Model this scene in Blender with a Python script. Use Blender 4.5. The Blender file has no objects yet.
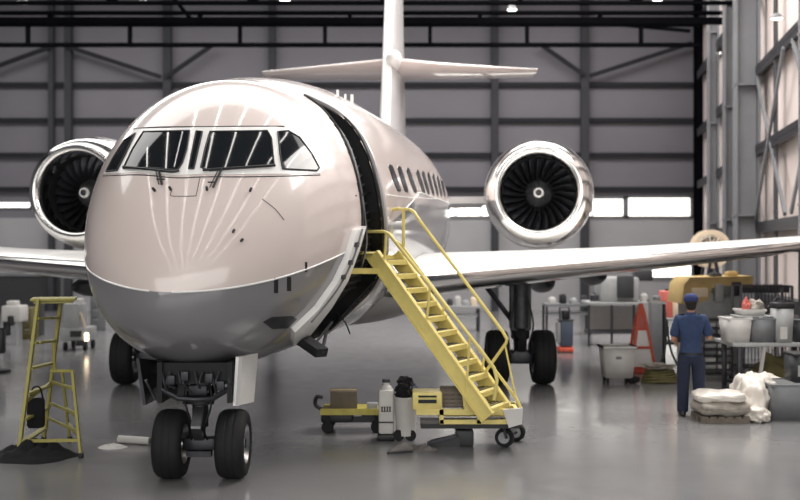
import bpy, bmesh, math, random
from mathutils import Vector, Matrix
from mathutils.bvhtree import BVHTree
random.seed(7)
PI = math.pi
SC = bpy.context.scene
COL = SC.collection
V = Vector

# ------------------------------------------------------------------ camera
H = 2.42                      # eye height; the horizon sits on the middle row
cam_d = bpy.data.cameras.new('camera')
cam = bpy.data.objects.new('camera', cam_d); COL.objects.link(cam)
cam.location = (0, 0, H); cam.rotation_euler = (PI/2, 0, 0)
cam_d.sensor_width = 36; cam_d.lens = 36*1000/800
cam_d.clip_end = 300
cam_d.dof.use_dof = True
cam_d.dof.focus_distance = 11.2
cam_d.dof.aperture_fstop = 1.0
SC.camera = cam

# ------------------------------------------------------------------ world, lights, exposure
w = bpy.data.worlds.new('world'); SC.world = w; w.use_nodes = True
w.node_tree.nodes['Background'].inputs[0].default_value = (0.80, 0.86, 1.0, 1)
w.node_tree.nodes['Background'].inputs[1].default_value = 0.08
SC.view_settings.view_transform = 'Standard'
SC.view_settings.look = 'None'
SC.view_settings.exposure = 0.0
SC.view_settings.gamma = 1

def area(name, loc, rot, sx, sy, power, col=(1, 1, 1)):
    d = bpy.data.lights.new(name, 'AREA'); d.shape = 'RECTANGLE'; d.size = sx; d.size_y = sy
    d.energy = power; d.color = col
    o = bpy.data.objects.new(name, d); COL.objects.link(o); o.location = loc; o.rotation_euler = rot
    return o
# rows of strip lamps under the roof, running front to back over the aircraft
for i, x in enumerate((-9.5, -7.2, -5.0, -3.2, -1.4, 0.6, 2.8, 5.4)):
    area('strip_light', (x, -5.0, 11.2), (0, 0, 0), 0.13, 39.0, 215, (1.0, 0.955, 0.915))
# added broad overhead fill across the bay, no openings in the roof
area('overhead_fill', (-4, 18.5, 12.9), (0, 0, 0), 26, 7.0, 1600, (1.0, 0.97, 0.95))
area('overhead_fill', (-4, 31.0, 12.9), (0, 0, 0), 28, 5.0, 3300, (1.0, 0.97, 0.96))
# added unseen fill: onto the right wall, from the right, and from the front
area('side_fill', (3.0, 29, 12.4), (0, math.radians(-55), math.radians(-10)), 2.0, 12.0, 700, (1.0, 0.93, 0.89))
area('side_fill', (6.3, 15.5, 10.0), (0, math.radians(40), math.radians(-10)), 3.0, 8.0, 800, (1.0, 0.95, 0.91))
area('front_fill', (-2, -13, 6.0), (math.radians(86), 0, 0), 42.0, 9.0, 3400, (1.0, 0.97, 0.94))  # wide fill added behind the camera, there is no door here
area('overhead_fill', (4.6, 20, 12.9), (0, 0, 0), 5.0, 9.0, 1300, (1.0, 0.97, 0.95))  # extra overhead fill added to brighten the right rear

# ------------------------------------------------------------------ pixel helpers (800x500 frame of the photograph)
def P(x, y, Y): return V(((x-400)*Y/1000, Y, H+(250-y)*Y/1000))
def G(x, y):                     # point of the floor seen at a pixel
    Y = 1000*H/(y-250); return V(((x-400)*Y/1000, Y, 0))
def proj(p): return (400+1000*p.x/p.y, 250-1000*(p.z-H)/p.y)
def PP(x, y, p0, n):             # point of a plane seen at a pixel
    d = V(((x-400)/1000, 1, (250-y)/1000)); o = V((0, 0, H))
    return o + d*((p0-o).dot(n)/d.dot(n))

# ------------------------------------------------------------------ materials
def srgb(r, g, b):
    f = lambda c: (c/255/12.92 if c/255 <= .04045 else ((c/255+.055)/1.055)**2.4)
    return (f(r), f(g), f(b), 1)
def mat(name, rgb, rough=.5, metal=0, coat=0, var=.12, scale=6, bump=0, emit=0, spec=.5):
    m = bpy.data.materials.new(name); m.use_nodes = True
    nt = m.node_tree; b = nt.nodes['Principled BSDF']
    c = srgb(*rgb)
    b.inputs['Roughness'].default_value = rough; b.inputs['Metallic'].default_value = metal
    b.inputs['Coat Weight'].default_value = coat; b.inputs['Coat Roughness'].default_value = .09
    b.inputs['Specular IOR Level'].default_value = spec
    if emit:
        b.inputs['Base Color'].default_value = c
        b.inputs['Emission Color'].default_value = c; b.inputs['Emission Strength'].default_value = emit
        return m
    tc = nt.nodes.new('ShaderNodeTexCoord')
    n = nt.nodes.new('ShaderNodeTexNoise'); n.inputs['Scale'].default_value = scale; n.inputs['Detail'].default_value = 5
    nt.links.new(tc.outputs['Object'], n.inputs['Vector'])
    r = nt.nodes.new('ShaderNodeValToRGB')
    r.color_ramp.elements[0].position = .3; r.color_ramp.elements[1].position = .7
    r.color_ramp.elements[0].color = tuple(v*(1-var) for v in c[:3])+(1,)
    r.color_ramp.elements[1].color = tuple(min(1, v*(1+var)) for v in c[:3])+(1,)
    nt.links.new(n.outputs['Fac'], r.inputs['Fac']); nt.links.new(r.outputs['Color'], b.inputs['Base Color'])
    if bump:
        bp = nt.nodes.new('ShaderNodeBump'); bp.inputs['Strength'].default_value = bump
        nt.links.new(n.outputs['Fac'], bp.inputs['Height']); nt.links.new(bp.outputs['Normal'], b.inputs['Normal'])
    return m
M = dict(
 paint=mat('cream_paint', (216, 203, 197), .34, 0, 1.0, .02, 1.5),
 paint_white=mat('white_paint', (240, 239, 236), .3, 0, .5, .02, 3),
 paint_grey=mat('grey_paint', (176, 174, 174), .35, 0, .3, .04, 2),
 glass=mat('cockpit_glass', (26, 30, 33), .05, 0, .25, .1, 2),
 seal=mat('black_rubber_seal', (22, 22, 24), .6, 0, 0, .2, 20),
 chrome=mat('polished_metal', (225, 224, 222), .16, 1, 0, .03, 3),
 alu=mat('brushed_aluminium', (160, 160, 162), .35, 1, 0, .08, 20),
 steel=mat('dark_steel', (62, 62, 66), .45, .7, 0, .2, 12),
 black=mat('black_paint', (20, 20, 23), .5, 0, 0, .2, 8),
 tyre=mat('tyre_rubber', (13, 13, 15), .75, 0, 0, .2, 30, .05),
 cabin_glass=mat('cabin_window_glass', (30, 32, 36), .3, 0, 0, .1, 2, spec=.25),
 blade=mat('fan_blade_metal', (78, 80, 86), .3, .8, 0, .1, 8),
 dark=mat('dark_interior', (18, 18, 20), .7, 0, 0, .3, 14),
 yellow=mat('yellow_paint', (220, 203, 122), .45, 0, .1, .10, 5),
 yellow2=mat('olive_yellow_paint', (156, 149, 78), .5, 0, 0, .14, 7),
 lime=mat('dull_yellow_paint', (178, 166, 78), .5, 0, 0, .15, 7),
 card=mat('brown_cardboard', (98, 90, 78), .85, 0, 0, .12, 9),
 plastic=mat('white_plastic', (196, 194, 190), .45, 0, 0, .06, 5),
 cream=mat('cream_plastic', (226, 208, 182), .5, 0, 0, .06, 5),
 greyp=mat('grey_plastic', (112, 114, 116), .5, 0, 0, .08, 6),
 lgrey=mat('light_grey_plastic', (158, 160, 160), .5, 0, 0, .08, 6),
 dgrey=mat('charcoal_plastic', (52, 53, 56), .5, 0, 0, .1, 6),
 orange=mat('orange_paint', (214, 92, 66), .5, 0, 0, .1, 8),
 red=mat('faded_red_paint', (200, 106, 96), .6, 0, 0, .1, 6),
 tan=mat('tan_paint', (186, 160, 104), .5, 0, 0, .1, 5),
 bluecart=mat('blue_grey_paint', (70, 80, 96), .5, 0, 0, .1, 6),
 sheet=mat('plastic_sheeting', (222, 216, 206), .4, 0, .3, .08, 9, .2),
 sack=mat('woven_sack', (150, 144, 135), .8, 0, 0, .28, 7, .3),
 olive=mat('olive_canvas', (98, 92, 58), .9, 0, 0, .2, 10, .3),
 cloth=mat('black_cloth', (16, 16, 18), .95, 0, 0, .3, 12, .3),
 rag=mat('grey_rag', (120, 116, 112), .95, 0, 0, .25, 10, .3),
 skin=mat('skin', (176, 128, 104), .55, 0, 0, .06, 20),
 shirt=mat('blue_work_shirt', (44, 60, 92), .9, 0, 0, .14, 14, .2),
 trouser=mat('navy_trousers', (30, 37, 58), .9, 0, 0, .15, 14, .2),
 hair=mat('dark_hair', (24, 20, 18), .8, 0, 0, .2, 40),
 cap=mat('navy_cap', (38, 50, 96), .85, 0, 0, .1, 20),
 wood=mat('pale_pallet_wood', (112, 104, 94), .8, 0, 0, .2, 12),
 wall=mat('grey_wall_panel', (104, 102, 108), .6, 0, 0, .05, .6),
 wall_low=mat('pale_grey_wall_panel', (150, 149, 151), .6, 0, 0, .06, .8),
 wall_r=mat('cream_wall_panel', (212, 200, 194), .6, 0, 0, .05, .8),
 roof=mat('dark_roof_panel', (66, 66, 71), .7, 0, 0, .1, 1),
 beam=mat('dark_painted_steel', (12, 12, 15), .9, 0, 0, .15, 2, spec=0),
 col=mat('grey_painted_steel', (112, 113, 116), .6, 0, 0, .08, 2),
 window=mat('daylit_window', (255, 252, 244), .2, emit=2.6),
 lamp=mat('lamp_lens', (255, 250, 240), .2, emit=9),
 lampsmall=mat('work_light_lens', (255, 226, 190), .2, emit=5),
)

# ------------------------------------------------------------------ mesh helpers
def box(bm, c, s, rot=None, mi=0, bev=0, taper=None):
    """box with centre c and full size s; taper=(fx, fy) scales the bottom face"""
    c = V(c); vs = []
    for z in (-.5, .5):
        f = taper if (taper and z < 0) else (1, 1)
        for x, y in ((-.5, -.5), (.5, -.5), (.5, .5), (-.5, .5)):
            p = V((x*s[0]*f[0], y*s[1]*f[1], z*s[2]))
            if rot: p = rot @ p
            vs.append(bm.verts.new(c+p))
    fs = [bm.faces.new([vs[k] for k in q]) for q in ((3, 2, 1, 0), (4, 5, 6, 7), (0, 1, 5, 4), (1, 2, 6, 5), (2, 3, 7, 6), (3, 0, 4, 7))]
    for f in fs: f.material_index = mi
    if bev:
        es = list({e for f in fs for e in f.edges})
        r = bmesh.ops.bevel(bm, geom=es, offset=bev, segments=2, affect='EDGES', profile=.5)
        for f in r['faces']: f.material_index = mi
    return vs
def RZ(deg): return Matrix.Rotation(math.radians(deg), 3, 'Z')
def bar(bm, a, b, wd, ht, mi=0, up=V((0, 0, 1))):
    """rectangular bar from a to b; wd sideways, ht along up"""
    a, b = V(a), V(b); d = (b-a); L = d.length; d.normalize()
    s = d.cross(up)
    if s.length < 1e-4: s = d.cross(V((0, 1, 0)))
    s.normalize(); u = s.cross(d)
    R = Matrix((d, s, u)).transposed()
    box(bm, (a+b)/2, (L, wd, ht), R, mi)
def tube(bm, pts, r, n=8, mi=0, closed=False, cap=True):
    pts = [V(p) for p in pts]; rs = r if isinstance(r, (list, tuple)) else [r]*len(pts)
    rings = []; u = None
    for i, p in enumerate(pts):
        if closed: d = pts[(i+1) % len(pts)]-pts[i-1]
        else: d = pts[min(i+1, len(pts)-1)]-pts[max(i-1, 0)]
        d.normalize()
        if u is None: u = d.orthogonal()
        u = (u-d*u.dot(d))
        if u.length < 1e-5: u = d.orthogonal()
        u.normalize(); v = d.cross(u)
        rings.append([bm.verts.new(p+(u*math.cos(2*PI*k/n)+v*math.sin(2*PI*k/n))*rs[i]) for k in range(n)])
    m = len(rings)
    for i in range(m if closed else m-1):
        a, b = rings[i], rings[(i+1) % m]
        for k in range(n):
            f = bm.faces.new((a[k], a[(k+1) % n], b[(k+1) % n], b[k])); f.material_index = mi; f.smooth = True
    if cap and not closed:
        bm.faces.new(rings[0][::-1]).material_index = mi; bm.faces.new(rings[-1]).material_index = mi
def smooth_pts(pts, n=6):
    pts = [V(p) for p in pts]; out = []
    for i in range(len(pts)-1):
        p0, p1, p2, p3 = pts[max(i-1, 0)], pts[i], pts[i+1], pts[min(i+2, len(pts)-1)]
        for k in range(n):
            t = k/n
            out.append(.5*((2*p1)+(p2-p0)*t+(2*p0-5*p1+4*p2-p3)*t*t+(3*p1-p0-3*p2+p3)*t**3))
    out.append(pts[-1]); return out
def lathe(bm, prof, c, axis='Z', n=24, mi=0, cap=False):
    """prof: (radius, height along axis)"""
    c = V(c)
    if isinstance(axis, str): ax = {'X': V((1, 0, 0)), 'Y': V((0, 1, 0)), 'Z': V((0, 0, 1))}[axis]
    else: ax = V(axis).normalized()
    u = ax.orthogonal().normalized(); v = ax.cross(u); rings = []
    for r, h in prof:
        if r < 1e-5: rings.append([bm.verts.new(c+ax*h)])
        else: rings.append([bm.verts.new(c+ax*h+(u*math.cos(2*PI*k/n)+v*math.sin(2*PI*k/n))*r) for k in range(n)])
    for a, b in zip(rings, rings[1:]):
        for k in range(n):
            q = [a[k % len(a)], a[(k+1) % len(a)], b[(k+1) % len(b)], b[k % len(b)]]
            q = [x for i, x in enumerate(q) if x not in q[:i]]
            if len(q) > 2:
                f = bm.faces.new(q); f.material_index = mi; f.smooth = True
    if cap:
        for rg, rev in ((rings[0], True), (rings[-1], False)):
            if len(rg) > 2: bm.faces.new(rg[::-1] if rev else rg).material_index = mi
def loft(bm, rings, mi=0, closed=True, cap=True):
    R = [[bm.verts.new(p) for p in r] for r in rings]; n = len(R[0])
    for a, b in zip(R, R[1:]):
        for k in range(n if closed else n-1):
            f = bm.faces.new((a[k], a[(k+1) % n], b[(k+1) % n], b[k])); f.material_index = mi; f.smooth = True
    if cap and closed: bm.faces.new(R[0][::-1]); bm.faces.new(R[-1])
    return R
def prism(bm, poly, vec, mi=0):
    a = [bm.verts.new(V(p)) for p in poly]; b = [bm.verts.new(V(p)+V(vec)) for p in poly]; n = len(a)
    bm.faces.new(a[::-1]).material_index = mi; bm.faces.new(b).material_index = mi
    for k in range(n): bm.faces.new((a[k], a[(k+1) % n], b[(k+1) % n], b[k])).material_index = mi
def lump(bm, c, r, seed=0, amp=.25, mi=0, sub=3, flat=None):
    """irregular heap: a noisy ellipsoid, flattened at the floor"""
    from mathutils import noise
    res = bmesh.ops.create_icosphere(bm, subdivisions=sub, radius=1)
    for v in res['verts']:
        k = 1+amp*noise.noise(v.co*2.1+V((seed*7.3, seed, 0)))+amp*.5*noise.noise(v.co*5+V((seed, 3, seed)))
        p = V((v.co.x*r[0]*k, v.co.y*r[1]*k, v.co.z*r[2]*k))
        v.co = V(c)+p
        if flat is not None and v.co.z < flat: v.co.z = flat
    for f in {f for v in res['verts'] for f in v.link_faces}: f.material_index = mi; f.smooth = True

WO = {}
def new(name, bm, mats, parent=None, ang=35, at=None, smooth=True):
    bmesh.ops.recalc_face_normals(bm, faces=bm.faces[:])
    me = bpy.data.meshes.new(name)
    xs = [v.co for v in bm.verts]
    lo = V([min(p[i] for p in xs) for i in range(3)]); hi = V([max(p[i] for p in xs) for i in range(3)])
    c = (lo+hi)/2
    if parent is None: c.z = lo.z
    if at is not None: c = V(at)
    for v in bm.verts: v.co -= c
    if smooth:
        for f in bm.faces: f.smooth = True
    bm.to_mesh(me); bm.free()
    if smooth: me.set_sharp_from_angle(angle=math.radians(ang))
    for m in (mats if isinstance(mats, (list, tuple)) else [mats]): me.materials.append(M[m] if isinstance(m, str) else m)
    o = bpy.data.objects.new(name, me); COL.objects.link(o)
    WO[o] = c
    if parent is not None:
        o.parent = parent; o.location = c-WO[parent]
    else: o.location = c
    return o
def B(): return bmesh.new()
def tag(o, label=None, cat=None, group=None, kind=None):
    if label: o['label'] = label
    if cat: o['category'] = cat
    if group: o['group'] = group
    if kind: o['kind'] = kind
    return o
def thing(name, loc, label, cat, group=None):
    o = bpy.data.objects.new(name, None); COL.objects.link(o); o.location = loc; o.empty_display_size = .2
    WO[o] = V(loc); return tag(o, label, cat, group)
def simple(name, fn, mats, parent=None, **k):
    bm = B(); fn(bm); return new(name, bm, mats, parent, **k)
def struct(name, bm, mats, **k): return tag(new(name, bm, mats, **k), kind='structure')
def copy_tree(o, parent=None):
    c = o.copy(); COL.objects.link(c)
    if parent is not None: c.parent = parent
    for ch in list(o.children): copy_tree(ch, c)
    return c

# ================================================================== THE SETTING
def floor_material():
    m = bpy.data.materials.new('polished_concrete'); m.use_nodes = True; nt = m.node_tree; b = nt.nodes['Principled BSDF']
    tc = nt.nodes.new('ShaderNodeTexCoord')
    n1 = nt.nodes.new('ShaderNodeTexNoise'); n1.inputs['Scale'].default_value = .35; n1.inputs['Detail'].default_value = 8
    n2 = nt.nodes.new('ShaderNodeTexNoise'); n2.inputs['Scale'].default_value = 3.5; n2.inputs['Detail'].default_value = 8
    nt.links.new(tc.outputs['Object'], n1.inputs['Vector']); nt.links.new(tc.outputs['Object'], n2.inputs['Vector'])
    r = nt.nodes.new('ShaderNodeValToRGB'); r.color_ramp.elements[0].position = .3; r.color_ramp.elements[1].position = .75
    r.color_ramp.elements[0].color = srgb(112, 112, 114); r.color_ramp.elements[1].color = srgb(136, 135, 134)
    nt.links.new(n1.outputs['Fac'], r.inputs['Fac']); nt.links.new(r.outputs['Color'], b.inputs['Base Color'])
    rr = nt.nodes.new('ShaderNodeMapRange'); rr.inputs['To Min'].default_value = .10; rr.inputs['To Max'].default_value = .26
    nt.links.new(n2.outputs['Fac'], rr.inputs['Value']); nt.links.new(rr.outputs['Result'], b.inputs['Roughness'])
    b.inputs['Specular IOR Level'].default_value = .8
    return m
M['floor'] = floor_material()
YB = 40.0                                    # back wall
bm = B(); box(bm, (-4, 17, -.1), (48, 50, .2)); struct('floor', bm, 'floor')
bm = B(); box(bm, (-4, 20, 13.2), (48, 44, .2)); struct('ceiling', bm, 'roof')
# back wall: cut around its window openings, lower band paler
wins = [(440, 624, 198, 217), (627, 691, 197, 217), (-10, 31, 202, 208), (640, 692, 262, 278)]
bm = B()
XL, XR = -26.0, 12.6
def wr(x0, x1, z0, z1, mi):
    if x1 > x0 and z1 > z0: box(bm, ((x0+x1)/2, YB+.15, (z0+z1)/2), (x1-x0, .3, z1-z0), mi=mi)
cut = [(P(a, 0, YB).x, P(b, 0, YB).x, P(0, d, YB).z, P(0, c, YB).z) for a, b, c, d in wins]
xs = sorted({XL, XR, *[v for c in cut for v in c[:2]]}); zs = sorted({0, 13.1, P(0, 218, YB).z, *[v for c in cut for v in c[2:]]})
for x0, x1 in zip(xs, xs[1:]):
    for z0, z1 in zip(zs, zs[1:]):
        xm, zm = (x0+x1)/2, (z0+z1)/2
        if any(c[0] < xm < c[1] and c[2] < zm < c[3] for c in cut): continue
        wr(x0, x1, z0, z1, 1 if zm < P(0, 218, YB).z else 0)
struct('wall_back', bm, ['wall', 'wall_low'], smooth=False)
for i, c in enumerate(cut):
    bm = B(); box(bm, ((c[0]+c[1])/2, YB+.12, (c[2]+c[3])/2), (c[1]-c[0], .04, c[3]-c[2]))
    wn = struct('window_%d' % (i+1), bm, 'window')
    bm = B(); t = .09 if i != 2 else .05
    for x in (c[0], c[1]): box(bm, (x, YB-.02, (c[2]+c[3])/2), (t, .1, c[3]-c[2]+t))
    for z in (c[2], c[3]): box(bm, ((c[0]+c[1])/2, YB-.02, z), (c[1]-c[0]+t, .1, t))
    if i == 0:
        for px in (456, 481, 520, 560, 592): box(bm, (P(px, 0, YB).x, YB-.02, (c[2]+c[3])/2), (.06, .09, c[3]-c[2]))
    new('window_frame', bm, 'col', wn)
# girts and columns of the back wall
M['girt'] = mat('dark_girt_steel', (34, 34, 38), .7, 0, 0, .1, 2, spec=.2); M['wcol'] = mat('dark_column_steel', (56, 56, 60), .7, 0, 0, .1, 2, spec=.2)
for y in (-18, 84, 119.5, 154, 188):
    z = P(0, y, YB).z
    bm = B(); box(bm, ((XL+11.8)/2, YB-.12, z), (11.8-XL, .18, .07)); box(bm, ((XL+11.8)/2, YB-.2, z-.05), (11.8-XL, .06, .17))
    struct('wall_girt', bm, 'girt')
for x, wd in ((-20, 6), (51, 5), (68, 7), (167, 8), (272, 7), (495, 7), (585, 8)):
    X = P(x, 0, YB-.4).x; t = wd*.0396
    bm = B(); box(bm, (X, YB-.44, 6.55), (t, .05, 13.1)); box(bm, (X, YB-.24, 6.55), (t, .05, 13.1)); box(bm, (X, YB-.34, 6.55), (.05, .18, 13.1))
    struct('steel_column', bm, 'wcol')
# big corner column
bm = B(); X = P(704, 0, YB-1).x
box(bm, (X, YB-1.1, 6.55), (.58, .07, 13.1)); box(bm, (X, YB-.6, 6.55), (.58, .07, 13.1)); box(bm, (X, YB-.85, 6.55), (.07, .5, 13.1)); struct('steel_column', bm, 'beam')
# wall bracing
def brace(a, b, Y, t=.16):
    bm = B(); bar(bm, P(*a, Y), P(*b, Y), .1, t); struct('wall_brace', bm, 'girt')
for a, b in (((66, 46), (161, 77)), ((166, 77), (214, 44)), ((-30, 76), (50, 47)), ((540, 44), (584, 75)), ((590, 76), (692, 43))): brace(a, b, YB-.6)
# roof trusses: nearer crane girder, truss with chords and posts
def truss(Y, x0, x1, yt, yb, posts, tw, bw, diag=()):
    bm = B()
    bar(bm, P(x0, yt, Y), P(x1, yt, Y), .2, tw); bar(bm, P(x0, yb, Y), P(x1, yb, Y), .16, bw)
    for p in posts: bar(bm, P(p, yt, Y), P(p, yb, Y), .12, .14, up=V((0, 1, 0)))
    for a, b in diag: bar(bm, P(*a, Y), P(*b, Y), .1, .1)
    struct('roof_truss', bm, 'beam')
truss(32.0, -60, 700, 22.5, 45, (-30, 28, 130, 240, 325, 430, 527, 641), .24, .12, (((612, 24), (690, 31)),))
truss(30.0, -60, 745, 13, 21, (50, 200, 350, 480, 600), .09, .20)
truss(26.0, -80, 760, -30, 3, (-20, 115, 250, 390, 520, 640), .12, .08, (((150, -30), (190, 18)), ((115, 3), (60, -30)), ((640, 3), (580, -30)), ((390, 3), (330, -30)), ((250, 3), (300, -30))))
truss(20.0, -120, 800, -130, -60, (0, 150, 300, 450, 600, 750), .16, .12)
# right wall, converging with the back wall, its columns, panels and girts
RA = math.atan2(.186, 1)
def RW(Y, off=0, z=0):                       # point along the right wall; off = into the hangar
    d = V((math.sin(RA), math.cos(RA), 0)); n = V((-math.cos(RA), math.sin(RA), 0))
    return V((4.56+.186*Y, Y, z))+n*off
rot_r = Matrix.Rotation(-RA, 3, 'Z')
a, b = RW(12.5), RW(40.5)
bm = B(); box(bm, (a+b)/2+V((.15, 0, 6.55)), (.3, (b-a).length, 13.1), rot_r); struct('wall_right', bm, 'wall_r')
for z in (1.3, 3.05, 5.0, 7.0, 9.2, 11.2):
    a, b = RW(13, .14, z), RW(38.5, .14, z)
    bm = B(); bar(bm, a, b, .26, .14); bar(bm, a+V((-.1, 0, -.1)), b+V((-.1, 0, -.1)), .05, .2); struct('wall_girt', bm, 'steel')
for Y, wd, dp in ((19.2, .30, .40), (22.9, .20, .20), (25.3, .48, .75), (29.2, .38, .5), (33.0, .34, .5)):
    bm = B()
    for k in (0, 1): box(bm, RW(Y, .20+k*(dp-.2), 6.55), (.06, wd, 13.1), rot_r)
    box(bm, RW(Y, .15+dp/2, 6.55), (dp-.2, .07, 13.1), rot_r)
    for z in (.1, 3.3, 6.6, 9.6): box(bm, RW(Y, .15+dp/2, z), (dp-.2, wd, .05), rot_r)
    struct('steel_column', bm, 'col')
for Y in (19.0, 23.4, 27.3):
    bm = B(); bar(bm, RW(Y-1.8, .25, 3.2), RW(Y+1.8, .25, 6.8), .06, .1); bar(bm, RW(Y-1.8, .28, 6.8), RW(Y+1.8, .28, 3.2), .06, .1); struct('wall_brace', bm, 'col')
bm = B(); box(bm, (-26, 20, 6.55), (.3, 41, 13.1)); struct('wall_left', bm, 'wall')
# dark roller door low in the back wall, left
bm = B(); a, b = P(-30, 276, YB), P(62, 322, YB)
for k in range(12): box(bm, ((a.x+b.x)/2, YB-.05, a.z-(k+.5)*a.z/12), (b.x-a.x, .08, a.z/12-.015))
dr = struct('door_1', bm, 'dgrey')
bm = B()
for x in (a.x-.06, b.x+.06): box(bm, (x, YB-.08, a.z/2), (.12, .14, a.z))
box(bm, ((a.x+b.x)/2, YB-.08, a.z+.06), (b.x-a.x+.24, .14, .12)); new('door_frame', bm, 'col', dr)

# ================================================================== THE JET
JET = thing('business_jet', (-1.6, 13.5, 0), 'large cream business jet with chrome engine rims, parked nose toward the camera', 'airplane')
AX = V((.182, .983, 0)); LT = V((.983, -.182, 0))       # axis (nose to tail) and port direction
#   Y of centre, centre X, crown z, belly z, half width
ST = [(9.00, -2.16, 2.02, 2.00, .01), (9.03, -2.158, 2.22, 1.84, .20), (9.12, -2.152, 2.48, 1.68, .42), (9.30, -2.135, 2.80, 1.52, .68), (9.60, -2.11, 3.22, 1.36, .95),
      (10.0, -2.065, 3.66, 1.25, 1.18), (10.45, -2.015, 4.02, 1.19, 1.36), (10.9, -1.965, 4.25, 1.17, 1.49), (11.4, -1.90, 4.37, 1.17, 1.585), (12.0, -1.80, 4.49, 1.18, 1.65),
      (12.8, -1.66, 4.60, 1.20, 1.69), (14.0, -1.44, 4.67, 1.22, 1.70), (16.0, -1.08, 4.68, 1.24, 1.69), (17.6, -.79, 4.65, 1.30, 1.67), (18.8, -.60, 4.56, 1.50, 1.56),
      (20.2, -.36, 4.48, 1.90, 1.32), (21.8, -.08, 4.36, 2.45, .98), (23.4, .20, 4.18, 2.95, .60), (24.6, .42, 3.98, 3.35, .25)]
KF = 1.08
ST = [(y*KF, x*KF, H+(t-H)*KF, H+(b-H)*KF, w_*KF) for y, x, t, b, w_ in ST]
def cr(vals, t):
    i = min(int(t), len(vals)-2); f = t-i
    p0, p1, p2, p3 = vals[max(i-1, 0)], vals[i], vals[i+1], vals[min(i+2, len(vals)-1)]
    return [.5*((2*b)+(c-a)*f+(2*a-5*b+4*c-d)*f*f+(3*b-a-3*c+d)*f**3) for a, b, c, d in zip(p0, p1, p2, p3)]
NU, NV = 216, 192
def fus_ring(t, k=1.0):
    Y, X, zt, zb, hw = cr(ST, t); zc = (zt+zb)/2; hh = (zt-zb)/2
    return [V((X, Y, zc))+LT*(hw*k*math.cos(2*PI*j/NV))+V((0, 0, hh*k*math.sin(2*PI*j/NV))) for j in range(NV)]
def fus_bm(k=1.0, nu=NU, t0=0.0, t1=None):
    bm = B(); t1 = t1 or len(ST)-1.0001
    loft(bm, [fus_ring(t0+(t1-t0)*i/nu, k) for i in range(nu+1)]); return bm
bm = fus_bm(); bmesh.ops.recalc_face_normals(bm, faces=bm.faces[:]); BVH = BVHTree.FromBMesh(bm); bm.free()
CAMP = V((0, 0, H))
def hit(x, y, off=0.0):
    d = V(((x-400)/1000, 1, (250-y)/1000)).normalized()
    p, n, i, s = BVH.ray_cast(CAMP, d)
    if p is None:                      # just off the silhouette: closest point
        q = CAMP+d*11.3; p, n, i, s = BVH.find_nearest(q)
    if n.dot(d) > 0: n = -n
    return p+n*off
def patch(bm, poly, off, thick=.012, n=8, mi=0):
    """panel lying on the fuselage skin: outline given as the place's pixels, subdivided, then cast on the skin"""
    pts = []
    for a, b in zip(poly, poly[1:]+poly[:1]):
        L = math.hypot(b[0]-a[0], b[1]-a[1]); k = max(1, int(L/3))
        pts += [(a[0]+(b[0]-a[0])*i/k, a[1]+(b[1]-a[1])*i/k) for i in range(k)]
    t = B(); f = t.faces.new([t.verts.new((x, y, 0)) for x, y in pts])
    x0, x1 = min(p[0] for p in pts), max(p[0] for p in pts); y0, y1 = min(p[1] for p in pts), max(p[1] for p in pts)
    x = x0+4
    while x < x1: bmesh.ops.bisect_plane(t, geom=t.verts[:]+t.edges[:]+t.faces[:], plane_co=(x, 0, 0), plane_no=(1, 0, 0)); x += 4
    y = y0+4
    while y < y1: bmesh.ops.bisect_plane(t, geom=t.verts[:]+t.edges[:]+t.faces[:], plane_co=(0, y, 0), plane_no=(0, 1, 0)); y += 4
    up, dn = {}, {}
    for v in t.verts:
        up[v] = bm.verts.new(hit(v.co.x, v.co.y, off)); dn[v] = bm.verts.new(hit(v.co.x, v.co.y, off-thick))
    for f in t.faces:
        bm.faces.new([up[v] for v in f.verts]).material_index = mi
    for e in t.edges:
        if len(e.link_faces) == 1:
            a, b = e.verts; bm.faces.new((up[a], up[b], dn[b], dn[a])).material_index = mi
    t.free()
def inpoly(x, y, poly):
    c = False
    for (x1, y1), (x2, y2) in zip(poly, poly[1:]+poly[:1]):
        if (y1 > y) != (y2 > y) and x < (x2-x1)*(y-y1)/(y2-y1)+x1: c = not c
    return c
def sline(bm, pts, r, off=.0, n=6, closed=False, mi=0):
    q = smooth_pts([V((x, y, 0)) for x, y in pts], 5) if len(pts) > 2 else [V((pts[0][0]+(pts[1][0]-pts[0][0])*i/8, pts[0][1]+(pts[1][1]-pts[0][1])*i/8, 0)) for i in range(9)]
    tube(bm, [hit(p.x, p.y, off) for p in q], r, n, mi)

GAPL = [(304, 95), (324, 110), (341, 134), (353, 164), (360, 195), (362, 226), (357, 246), (347, 274), (333, 300), (312, 326), (298, 339)]
GAPR = [(304, 95), (332, 108), (353, 127), (367, 152), (376, 182), (381, 212), (383, 240), (382, 262), (372, 287), (351, 309), (326, 331), (298, 343)]
GAP = GAPL+GAPR[::-1][:-1]
GAP = [p for i, p in enumerate(GAP) if p not in GAP[:i]]
# --- fuselage skin with the open doorway cut through it
bm = fus_bm(); bmesh.ops.recalc_face_normals(bm, faces=bm.faces[:])
kill = []
for f in bm.faces:
    c = f.calc_center_median()
    if c.y < 14.5 and (c-V((-1.75, 12.3, 2.8))).dot(LT) > -.4 and f.normal.dot(CAMP-c) > 0 and inpoly(*proj(c), GAP): kill.append(f)
bmesh.ops.delete(bm, geom=kill, context='FACES')
FUS = new('fuselage', bm, 'paint', JET, ang=60)
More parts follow.
